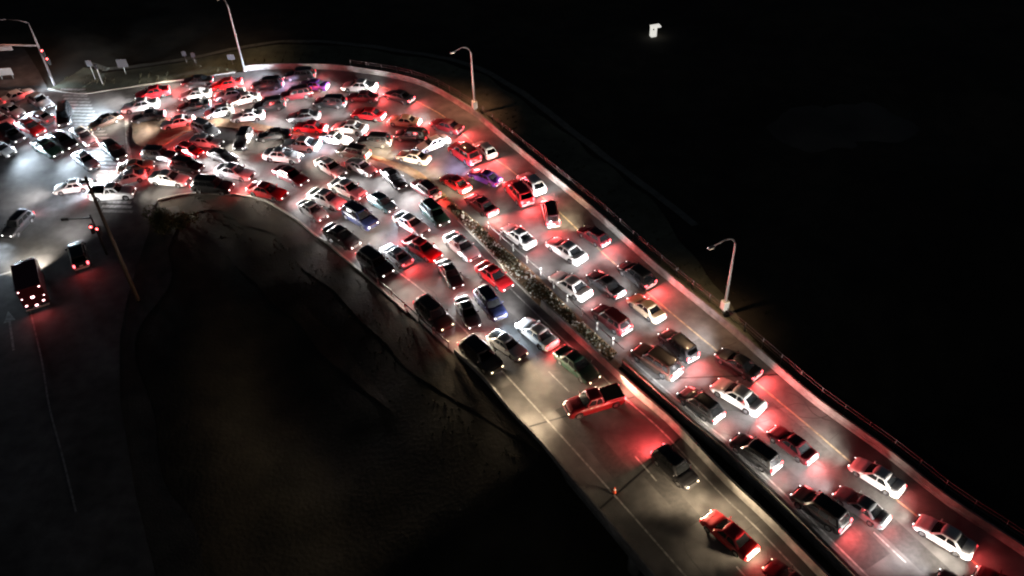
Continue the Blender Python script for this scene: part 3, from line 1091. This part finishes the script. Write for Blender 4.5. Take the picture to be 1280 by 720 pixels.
def discs(p):
    L = SPEC[p[4]]['L'] * p[3]
    return [(p[0] + math.cos(p[2]) * L * t, p[1] + math.sin(p[2]) * L * t) for t in (-0.36, -0.12, 0.12, 0.36)]


for it in range(80):
    moved = False
    for i in range(len(place)):
        for j in range(i + 1, len(place)):
            p, q = place[i], place[j]
            if abs(p[0] - q[0]) + abs(p[1] - q[1]) > 9:
                continue
            sx = sy = 0.0
            for u in discs(p):
                for v in discs(q):
                    dx, dy = u[0] - v[0], u[1] - v[1]
                    d = math.hypot(dx, dy)
                    if 0 < d < 2.08:
                        k = (2.08 - d) / d
                        sx += dx * k
                        sy += dy * k
            if sx or sy:
                m_ = math.hypot(sx, sy)
                st = min(0.15, m_ * 0.2) / m_
                p[0] += sx * st
                p[1] += sy * st
                q[0] -= sx * st
                q[1] -= sy * st
                moved = True
    if not moved:
        break

LIGHTS = {}


def beam(root, kind, power, tint, sg):
    key = ('h', round(power), tint)
    if key not in LIGHTS:
        d = bpy.data.lights.new('headlight_beam', 'SPOT')
        d.energy = power
        d.color = HEADC[tint]
        d.spot_size = math.radians(120)
        d.spot_blend = 1.0
        d.shadow_soft_size = 0.10
        LIGHTS[key] = d
    o = bpy.data.objects.new('headlight_beam', LIGHTS[key])
    col.objects.link(o)
    o.parent = root
    s = SPEC[kind]
    o.location = (s['L'] / 2 + 0.12, sg * 0.62, s['hood'] - 0.18)
    o.rotation_euler = (0, math.radians(-90 + 1), 0)
    o.scale = (0.28, 1, 1)


def spill(root, kind, power, tint):
    key = ('s', round(power), tint)
    if key not in LIGHTS:
        d = bpy.data.lights.new('headlight_spill', 'SPOT')
        d.energy = power
        d.color = HEADC[tint]
        d.spot_size = math.radians(160)
        d.spot_blend = 1.0
        d.shadow_soft_size = 0.35
        LIGHTS[key] = d
    o = bpy.data.objects.new('headlight_spill', LIGHTS[key])
    col.objects.link(o)
    o.parent = root
    s = SPEC[kind]
    o.location = (s['L'] / 2 + 0.25, 0, s['hood'] + 0.1)
    o.rotation_euler = (0, math.radians(-90), 0)


def glow(root, kind, power):
    key = ('t', round(power))
    if key not in LIGHTS:
        d = bpy.data.lights.new('tail_glow', 'AREA')
        d.shape = 'RECTANGLE'
        d.size, d.size_y = 0.15, 1.3
        d.energy = power
        d.color = (1.0, 0.085, 0.085)
        LIGHTS[key] = d
    o = bpy.data.objects.new('tail_glow', LIGHTS[key])
    col.objects.link(o)
    o.parent = root
    s = SPEC[kind]
    o.location = (-s['L'] / 2 - 0.10, 0, s['deck'] - 0.15)
    o.rotation_euler = (0, math.radians(90 - 12), 0)


TREES = {k: make_vehicle(k) for k in SPEC}
TREES = {k: proto_tree(v) for k, v in TREES.items()}


def recolour(o, c, warm, brake):
    for ch in CH.get(o.name, []):
        ch.color = c
        base = ch.name.split('.')[0]
        if base == 'headlight' and warm:
            ch.material_slots[0].link = 'OBJECT'
            ch.material_slots[0].material = M['head_warm']
        if base == 'taillight' and brake:
            ch.material_slots[0].link = 'OBJECT'
            ch.material_slots[0].material = M['brake']
        recolour(ch, c, warm, brake)


created = []
for p in place:
    x, y, ang, k, kind, colour, flags, label = p
    root = copy_tree(TREES[kind])
    root.location = (x, y, 0.008)
    root.rotation_euler = (0, 0, ang)
    root.scale = (k, k, k)
    tag(root, label, {'suv': 'SUV', 'pickup': 'pickup truck'}.get(kind, 'van' if kind == 'van' else 'car'), 'vehicles stuck in the traffic jam')
    created.append((root, p))
CH = {}
for o in col.objects:
    if o.parent:
        CH.setdefault(o.parent.name, []).append(o)
for root, p in created:
    x, y, ang, k, kind, colour, flags, label = p
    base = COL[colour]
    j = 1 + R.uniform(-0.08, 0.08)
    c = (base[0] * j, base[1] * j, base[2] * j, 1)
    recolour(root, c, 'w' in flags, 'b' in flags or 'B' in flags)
    tint = 'w' if 'w' in flags else 'c' if 'c' in flags else 'v' if 'v' in flags else 'c' if root.location.x < at(130, 170).x else 'm' if R.random() < 0.25 else ''
    dig = ''.join(ch for ch in flags if ch.isdigit())
    mul = float(dig) if dig else R.uniform(0.65, 1.25)
    junction = root.location.x < at(140, 170).x
    if junction:
        mul = min(max(mul, 0.95), 1.3)
    if 'n' not in flags:
        for sg in (-1, 1):
            beam(root, kind, HEAD_W * [0.6, 0.8, 1.0, 1.3, 2, 4][min(5, int(mul * 2.2))], tint, sg)
        spill(root, kind, SPILL_W * [0.7, 0.85, 1.0, 1.2, 1.6, 2.5][min(5, int(mul * 2.2))], tint)
    glow(root, kind, TAIL_W * (0.15 if 'l' in flags or junction else 3.4 if 'B' in flags else 1.55 if 'b' in flags else 0.38))
# the models the copies came from are not part of the place
def drop(t):
    for c_ in t[1]:
        drop(c_)
    bpy.data.objects.remove(t[0], do_unlink=True)


for t in TREES.values():
    drop(t)

# ------------------------------------------------------------------ box truck in the lower-left lane
a, b = at(36, 338, 1.2), at(43, 372, 1.2)
c = (a + b) / 2
ang = math.atan2((a - b).y, (a - b).x)
tr = empty('box_truck', (c.x, c.y, 0.008), ang)
bm = bmesh.new()
box(bm, (-0.9, 0, 1.95), (4.6, 2.35, 2.3), bevel=0.06)
cargo = mesh_obj('cargo_box', bm, M['paint'], tr)
bm = bmesh.new()
box(bm, (2.35, 0, 1.30), (1.7, 2.1, 1.5), bevel=0.15)
box(bm, (2.15, 0, 2.15), (1.2, 1.9, 0.5), bevel=0.12)
cab = mesh_obj('cab', bm, M['paint'], tr, True)
for o in (cargo, cab):
    o.color = (0.10, 0.010, 0.018, 1)
bm = bmesh.new()
box(bm, (2.86, 0, 1.98), (0.35, 1.75, 0.45), bevel=0.04)
mesh_obj('windscreen', bm, M['glass'], tr)
bm = bmesh.new()
box(bm, (0, 0, 0.62), (6.2, 0.9, 0.3))
mesh_obj('chassis', bm, M['black'], tr)
bm = bmesh.new()
box(bm, (-3.25, 0, 0.55), (0.14, 2.2, 0.18), bevel=0.02)
mesh_obj('rear_bumper', bm, M['steel'], tr)
bm = bmesh.new()
for y in (-0.57, 0.57):
    box(bm, (-3.225, y, 1.95), (0.03, 1.05, 2.05), bevel=0.01)
rd = mesh_obj('rear_door', bm, M['paint'], tr)
rd.color = (0.08, 0.010, 0.016, 1)
for x in (2.1, -1.9, ):
    for sg in (-1, 1):
        bm = bmesh.new()
        tube(bm, [(x, sg * 0.82, 0.46), (x, sg * 1.12, 0.46)], 0.46, 20)
        mesh_obj('wheel', bm, M['tyre'], tr, True)
for y, z, sz in ((-0.95, 2.9, 0.10), (0.95, 2.9, 0.09), (0.0, 1.9, 0.20), (-0.75, 1.15, 0.13), (0.85, 1.1, 0.13), (0.0, 0.85, 0.16), (-1.0, 1.75, 0.08), (0.95, 2.0, 0.08)):
    bm = bmesh.new()
    box(bm, (-3.26, y, z), (0.05, sz * 1.6, sz), bevel=0.015)
    mesh_obj('marker_light', bm, M['marker'], tr)
for sg in (-1, 1):
    bm = bmesh.new()
    box(bm, (3.2, sg * 0.8, 0.95), (0.08, 0.3, 0.2), bevel=0.03)
    mesh_obj('headlight', bm, M['head'], tr)
    d = bpy.data.objects.new('headlight_beam', list(LIGHTS.values())[0])
    col.objects.link(d)
    d.parent = tr
    d.location = (3.35, sg * 0.8, 0.95)
    d.rotation_euler = (0, math.radians(-81), 0)
gl = bpy.data.objects.new('tail_glow', LIGHTS[min(k for k in LIGHTS if k[0] == 't')])
col.objects.link(gl)
gl.parent = tr
gl.location = (-3.4, 0, 0.9)
gl.rotation_euler = (0, math.radians(78), 0)
tag(tr, 'tall dark red box truck with scattered pinkish rear lights at the lower left', 'truck')


# ------------------------------------------------------------------ street lamps
def street_lamp(px, hgt, reach, toward, label, lit=True, cab_=True, name='street_lamp'):
    g = at(*px)
    root = empty(name, (g.x, g.y, 0))
    t = at(*toward) - g
    t.z = 0
    root.rotation_euler = (0, 0, math.atan2(t.y, t.x))
    z0 = min(-0.15, ground_z(g.x, g.y)) - 0.3
    bm = bmesh.new()
    pts = [(0, 0, z0), (0, 0, hgt * 0.5), (0, 0, hgt - 1.2)]
    rad = [0.16, 0.12, 0.085]
    for k in range(1, 9):
        q = k / 8 * math.pi / 2
        pts.append((1.0 - math.cos(q) * 1.0, 0, hgt - 1.2 + math.sin(q) * 1.2))
        rad.append(0.08)
    pole = mesh_obj('pole', bm, M['steel'], root, True) if False else None
    tube(bm, pts, rad, 10)
    mesh_obj('pole', bm, M['steel'], root, True)
    bm = bmesh.new()
    tube(bm, [(1.0, 0, hgt), (reach * 0.6, 0, hgt + 0.02), (reach, 0, hgt - 0.25)], 0.055, 8)
    mesh_obj('arm', bm, M['steel'], root, True)
    bm = bmesh.new()
    box(bm, (reach + 0.3, 0, hgt - 0.32), (0.75, 0.32, 0.18), bevel=0.06, taper=0.8)
    hd = mesh_obj('lamp_head', bm, M['steel'], root, True)
    bm = bmesh.new()
    box(bm, (reach + 0.32, 0, hgt - 0.425), (0.42, 0.22, 0.05), bevel=0.02)
    mesh_obj('lens', bm, M['lamp'], hd)
    bm = bmesh.new()
    tube(bm, [(0, 0, z0), (0, 0, 0.35)], [0.28, 0.24], 12)
    mesh_obj('base', bm, M['concrete'], root)
    if cab_:
        bm = bmesh.new()
        box(bm, (0, 0, 1.35), (0.62, 0.62, 1.0), bevel=0.06)
        tube(bm, [(0, 0, z0), (0, 0, 0.9)], 0.2, 12)
        mesh_obj('cabinet', bm, M['cabinet'], root)
    if lit:
        d = bpy.data.lights.new('lamp_light', 'SPOT')
        d.energy = LAMP_W * lit
        d.color = (1.0, 0.60, 0.34) if lit <= 1 else (1.0, 0.42, 0.24)
        d.spot_size = math.radians(118)
        d.spot_blend = 1.0
        d.shadow_soft_size = 0.15
        o = bpy.data.objects.new('lamp_light', d)
        col.objects.link(o)
        o.parent = root
        o.location = (reach + 0.32, 0, hgt - 0.5)
        o.rotation_euler = (0, math.radians(-14), 0)
    return tag(root, label, 'street lamp', 'street lamps along the outer edge')


street_lamp((904, 394), 9.6, 2.3, (860, 410), 'curved-arm street lamp with a pale box at its base beside the right parapet', 1.0)
street_lamp((594, 142), 9.4, 2.0, (560, 150), 'curved-arm street lamp behind the red-lit parapet on the bend', 1.9, True)
street_lamp((306, 89), 10.5, 1.6, (285, 80), 'plain leaning lamp pole at the top kerb, foot in the white glare', 0.6, False)


# ------------------------------------------------------------------ utility pole, signals, signs on the left
def px_up(base, hgt):
    return base + Vector((0, 0, hgt))


g = at(173, 376)
root = empty('utility_pole', (g.x, g.y, 0))
bm = bmesh.new()
tube(bm, [(0, 0, ground_z(g.x, g.y) - 0.5), (0, 0, 15.0)], [0.22, 0.13], 12)
mesh_obj('pole', bm, M['wood'], root, True)
for z, w in ((14.4, 1.5),):
    bm = bmesh.new()
    box(bm, (0.0, 0.16, z), (w, 0.12, 0.12), rz=0)
    for k in (-0.45, 0.0, 0.45):
        tube(bm, [(k * w, 0.16, z), (k * w, 0.16, z + 0.25)], 0.05, 8)
    mesh_obj('crossarm', bm, M['wood'], root)
tag(root, 'tall dark wooden utility pole slanting in front of the white pickup', 'utility pole')


def signal_head(parent, x, y, z, rz=0.0, n=3, lit=0):
    bm = bmesh.new()
    box(bm, (x, y, z), (0.36, 0.30, 0.36 * n + 0.1), rz=rz, bevel=0.04)
    o = mesh_obj('signal_head', bm, M['black'], parent)
    for i in range(n):
        bm = bmesh.new()
        c_, s_ = math.cos(rz), math.sin(rz)
        zz = z + (n - 1) * 0.18 - i * 0.36
        q = Vector((x + s_ * 0.17, y - c_ * 0.17, zz))
        d_ = Vector((s_, -c_, 0))
        tube(bm, [q - d_ * 0.01, q + d_ * 0.04], 0.13, 14)
        mesh_obj('lens', bm, M['signal_red'] if i in (lit if isinstance(lit, tuple) else (lit,)) else M['black'], o)
    return o


g = at(68, 106)
root = empty('traffic_signal', (g.x, g.y, 0))
bm = bmesh.new()
tube(bm, [(0, 0, -0.4), (0, 0, 6.0), (0, 0, 9.2)], [0.17, 0.14, 0.09], 12)
mesh_obj('pole', bm, M['steel_dull'], root, True)
bm = bmesh.new()
tube(bm, [(0, 0, 9.15), (-1.2, 0, 9.6), (-3.0, 0.3, 9.7)], [0.07, 0.06, 0.05], 8)
mesh_obj('luminaire_arm', bm, M['steel_dull'], root, True)
bm = bmesh.new()
box(bm, (-3.3, 0.32, 9.66), (0.7, 0.3, 0.16), bevel=0.05)
mesh_obj('lamp_head', bm, M['steel_dull'], root)
bm = bmesh.new()
tube(bm, [(0, 0, 5.9), (-9.0, 0.2, 6.4)], [0.13, 0.08], 10)
mesh_obj('mast_arm', bm, M['steel_dull'], root, True)
bm = bmesh.new()
box(bm, (-4.6, -0.1, 5.75), (2.2, 0.05, 0.6), bevel=0.02)
mesh_obj('sign_panel', bm, M['sign'], root)
d = bpy.data.lights.new('lamp_light', 'SPOT')
d.energy, d.color, d.spot_size, d.spot_blend, d.shadow_soft_size = 1300.0, (1.0, 0.46, 0.32), math.radians(135), 1.0, 0.15
o = bpy.data.objects.new('lamp_light', d)
col.objects.link(o)
o.parent = root
o.location = (-3.3, 0.3, 9.4)
signal_head(root, 0.35, -0.1, 4.9, 0.2)
signal_head(root, 0.55, 0.1, 3.6, -0.2)
tag(root, 'steel signal mast with two glowing red signals at the upper left', 'traffic signal')

g = at(134, 318)
root = empty('traffic_signal', (g.x, g.y, 0))
bm = bmesh.new()
tube(bm, [(0, 0, -0.4), (0, 0, 5.3)], [0.12, 0.09], 10)
mesh_obj('pole', bm, M['black'], root, True)
bm = bmesh.new()
tube(bm, [(0, 0, 4.9), (-3.0, -0.2, 5.0)], [0.07, 0.06], 8)
box(bm, (-2.6, -0.2, 5.0), (0.8, 0.18, 0.3), bevel=0.03)
mesh_obj('mast_arm', bm, M['black'], root)
signal_head(root, -0.32, -0.15, 3.6, 0.3, 3, 0)
signal_head(root, 0.32, -0.15, 3.3, -0.3, 3, 0)
tag(root, 'short dark signal post with small red lights beside the utility pole', 'traffic signal')


def sign_post(px, h, w, hh, m, label, cat='sign', name='road_sign', grp=None):
    g = at(*px)
    z0 = ground_z(g.x, g.y)
    root = empty(name, (g.x, g.y, z0))
    bm = bmesh.new()
    tube(bm, [(0, 0, -0.3), (0, 0, h)], 0.05, 8)
    mesh_obj('post', bm, M['steel'], root)
    bm = bmesh.new()
    box(bm, (0, -0.08, h - hh / 2), (w, 0.04, hh), bevel=0.015)
    mesh_obj('panel', bm, m, root)
    return tag(root, label, cat, grp)


sign_post((118, 96), 3.0, 0.8, 0.9, M['sign_dim'], 'small dull reddish sign on a post left of the grey rectangular sign')
sign_post((156, 88), 2.4, 1.5, 1.2, M['sign_dim'], 'grey rectangular sign in the dark left of the lamp pole')
sign_post((232, 74), 2.0, 0.7, 0.8, M['sign_dim'], 'small pale sign, left of the pair in the dark above the top kerb')
sign_post((244, 78), 2.0, 0.6, 0.7, M['sign_dim'], 'small pale sign, right of the pair in the dark above the top kerb')
sign_post((291, 80), 1.6, 1.0, 0.8, M['sign_dim'], 'dim grey sign just left of the leaning lamp pole')
g = at(128, 104)
root = empty('pedestrian_signal', (g.x, g.y, 0))
bm = bmesh.new()
tube(bm, [(0, 0, -0.3), (0, 0, 2.9)], 0.07, 8)
mesh_obj('post', bm, M['steel'], root)
bm = bmesh.new()
box(bm, (0, -0.1, 2.6), (0.4, 0.25, 0.6), bevel=0.03)
mesh_obj('signal_head', bm, M['black'], root)
tag(root, 'thin pedestrian signal post above the red-lit crossing stripes', 'signal post')
bm = bmesh.new()
g = at(10, 99)
root = empty('traffic_sign_board', (g.x, g.y, 0))
for sx in (-0.8, 0.8):
    b2 = bmesh.new()
    tube(b2, [(sx, 0, -0.2), (sx, 0, 1.0)], 0.06, 8)
    mesh_obj('post', b2, M['steel'], root)
bm.free()
b2 = bmesh.new()
box(b2, (0, -0.08, 1.2), (2.2, 0.05, 1.1), bevel=0.02)
mesh_obj('panel', b2, M['plate'], root)
tag(root, 'pale low sign board with two legs at the upper left border', 'sign')

# lit kiosk far off in the dark
g = at(817, 36)
z0 = ground_z(g.x, g.y)
root = empty('lit_kiosk', (g.x, g.y, z0), 0.25)
root.scale = (0.62, 0.62, 0.62)
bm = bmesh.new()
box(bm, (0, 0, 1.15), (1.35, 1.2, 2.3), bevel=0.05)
mesh_obj('booth', bm, M['kiosk_glow'], root)
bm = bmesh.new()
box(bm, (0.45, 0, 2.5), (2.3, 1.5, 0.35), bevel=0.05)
mesh_obj('awning', bm, M['kiosk_glow'], root)
bm = bmesh.new()
box(bm, (-0.25, -0.62, 2.05), (0.35, 0.06, 0.35), bevel=0.01)
mesh_obj('window', bm, M['glass'], root)
tag(root, 'small glowing white kiosk standing alone in the black field', 'kiosk')

# low pale mounds of ground in the dark field
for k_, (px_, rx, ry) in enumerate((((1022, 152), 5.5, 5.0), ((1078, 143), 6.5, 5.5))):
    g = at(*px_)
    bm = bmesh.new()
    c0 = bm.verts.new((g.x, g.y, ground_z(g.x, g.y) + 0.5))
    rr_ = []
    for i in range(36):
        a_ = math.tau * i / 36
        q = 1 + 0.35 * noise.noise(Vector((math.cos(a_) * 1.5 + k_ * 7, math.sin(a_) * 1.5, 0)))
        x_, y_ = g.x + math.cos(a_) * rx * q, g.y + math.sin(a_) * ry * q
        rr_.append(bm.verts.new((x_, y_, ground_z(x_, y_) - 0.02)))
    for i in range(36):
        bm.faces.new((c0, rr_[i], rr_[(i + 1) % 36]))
    struct(mesh_obj('ground_mound', bm, M['mound'], smooth=True))

# small traffic cone on the lower left carriageway
g = at(768, 616)
root = empty('traffic_cone', (g.x, g.y, 0.006))
bm = bmesh.new()
tube(bm, [(0, 0, 0.03), (0, 0, 0.72)], [0.15, 0.035], 14)
mesh_obj('cone', bm, mat('cone_orange', (0.75, 0.10, 0.04), 0.5), root, True)
bm = bmesh.new()
box(bm, (0, 0, 0.02), (0.42, 0.42, 0.04), bevel=0.01)
mesh_obj('base', bm, M['black'], root)
bm = bmesh.new()
tube(bm, [(0, 0, 0.38), (0, 0, 0.52)], [0.093, 0.07], 14)
mesh_obj('reflective_band', bm, M['plate'], root)
tag(root, 'small orange traffic cone alone on the tan-lit road below the red pickup', 'traffic cone')


# ------------------------------------------------------------------ weeds and shrubs
def weeds(name, spots, hmin, hmax, label_unused=None):
    bm = bmesh.new()
    for p, zg in spots:
        n_ = R.randint(5, 9)
        for _ in range(n_):
            a_ = R.uniform(0, math.tau)
            h_ = R.uniform(hmin, hmax)
            ln = R.uniform(0.1, 0.6) * h_
            w_ = R.uniform(0.02, 0.05)
            d_ = Vector((math.cos(a_), math.sin(a_), 0))
            e_ = Vector((-d_.y, d_.x, 0)) * w_
            b_ = Vector((p.x, p.y, zg)) + d_ * R.uniform(0, 0.15)
            m_ = b_ + d_ * ln * 0.4 + Vector((0, 0, h_ * 0.6))
            t_ = b_ + d_ * ln + Vector((0, 0, h_))
            v = [bm.verts.new(q) for q in (b_ - e_, b_ + e_, m_ + e_ * 0.8, m_ - e_ * 0.8, t_)]
            bm.faces.new((v[0], v[1], v[2], v[3]))
            bm.faces.new((v[3], v[2], v[4]))
    o = mesh_obj(name, bm, M['blade'])
    o['kind'] = 'stuff'
    return o


sp = []
for i in range(900):
    k = R.random()
    k = 0.35 + 0.65 * k
    a_ = ta[int(k * (len(ta) - 1))].lerp(ta[min(len(ta) - 1, int(k * (len(ta) - 1)) + 1)], k * (len(ta) - 1) % 1)
    b_ = tb[int(k * (len(tb) - 1))].lerp(tb[min(len(tb) - 1, int(k * (len(tb) - 1)) + 1)], k * (len(tb) - 1) % 1)
    p = a_.lerp(b_, R.uniform(0.12, 0.88))
    if noise.noise(p * 0.35) > -0.15:
        sp.append((p, 0.11))
weeds('median_weeds', sp, 0.06, 0.28)
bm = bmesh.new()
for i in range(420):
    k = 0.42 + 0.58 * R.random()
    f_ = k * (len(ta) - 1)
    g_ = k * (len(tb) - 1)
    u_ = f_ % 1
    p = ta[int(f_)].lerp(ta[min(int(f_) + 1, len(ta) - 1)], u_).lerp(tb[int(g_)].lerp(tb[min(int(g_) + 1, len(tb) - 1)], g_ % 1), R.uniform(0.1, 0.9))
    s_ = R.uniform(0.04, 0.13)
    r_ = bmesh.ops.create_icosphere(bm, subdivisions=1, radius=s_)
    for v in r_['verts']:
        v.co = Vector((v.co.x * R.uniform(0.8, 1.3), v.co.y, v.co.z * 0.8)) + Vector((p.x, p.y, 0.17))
o = mesh_obj('median_glints', bm, M['glint'])  # pale specks added to imitate reflections sparkling in the median
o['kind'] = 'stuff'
sp = []
LEs = resample([p for p in LE if (p - mid).dot(axis) < 3], 0.4)
nn = normals2d(LEs)
for i in range(700):
    k = R.randrange(len(LEs))
    d_ = 0.5 + abs(R.gauss(0, 3.2))
    p = LEs[k] - nn[k] * d_ if not inside(LEs[k] - nn[k] * d_, coarse) else LEs[k] + nn[k] * d_
    if inside(p, coarse) or noise.noise(p * 0.25) < -0.1:
        continue
    sp.append((p, ground_z(p.x, p.y) - 0.03))
weeds('verge_weeds', sp, 0.05, 0.20)
sp = []
rn = normals2d(REg)
for i in range(900):
    k = R.randrange(len(REg))
    d_ = 0.7 + abs(R.gauss(0, 3.0))
    p = REg[k] + rn[k] * d_
    if inside(p, coarse):
        continue
    if noise.noise(p * 0.25) < 0.0:
        continue
    sp.append((p, ground_z(p.x, p.y)))
weeds('roadside_weeds', sp, 0.08, 0.28)


def shrub(px, rad, hgt, n_, label, name='shrub', trunk=False):
    g = at(*px)
    z0 = ground_z(g.x, g.y)
    root = empty(name, (g.x, g.y, z0))
    lumps = [(Vector((R.uniform(-1, 1) * rad * 0.6, R.uniform(-1, 1) * rad * 0.6, hgt * R.uniform(0.35, 0.85))), rad * R.uniform(0.3, 0.55)) for _ in range(9)]
    bm = bmesh.new()
    for _ in range(n_):
        c_, r_ = R.choice(lumps)
        d_ = Vector((R.gauss(0, 1), R.gauss(0, 1), R.gauss(0, 0.8))).normalized()
        p = c_ + d_ * r_ * R.uniform(0.5, 1.08)
        if p.z < 0.05:
            continue
        s_ = R.uniform(0.05, 0.14)
        u = Vector((R.gauss(0, 1), R.gauss(0, 1), R.gauss(0, 1))).normalized()
        w = u.cross(Vector((R.gauss(0, 1), R.gauss(0, 1), R.gauss(0, 1)))).normalized()
        v = [bm.verts.new(p + q) for q in (u * s_, w * s_ * 0.5, -u * s_, -w * s_ * 0.5)]
        bm.faces.new(v)
    mesh_obj('crown', bm, M['leaf'], root)
    bm = bmesh.new()
    for c_, r_ in lumps[:6]:
        tube(bm, [(0, 0, -0.2), (c_.x * 0.4, c_.y * 0.4, c_.z * 0.5), (c_.x, c_.y, c_.z)], [0.07, 0.05, 0.02], 6)
    mesh_obj('stem', bm, M['bark'], root)
    return tag(root, label, 'bush', 'bushes in the dark infield')


shrub((206, 285), 2.0, 2.4, 5200, 'rounded dark bush at the corner of the infield right of the crossing')
shrub((232, 282), 1.5, 1.5, 2600, 'low olive bush just right of the rounded corner bush')
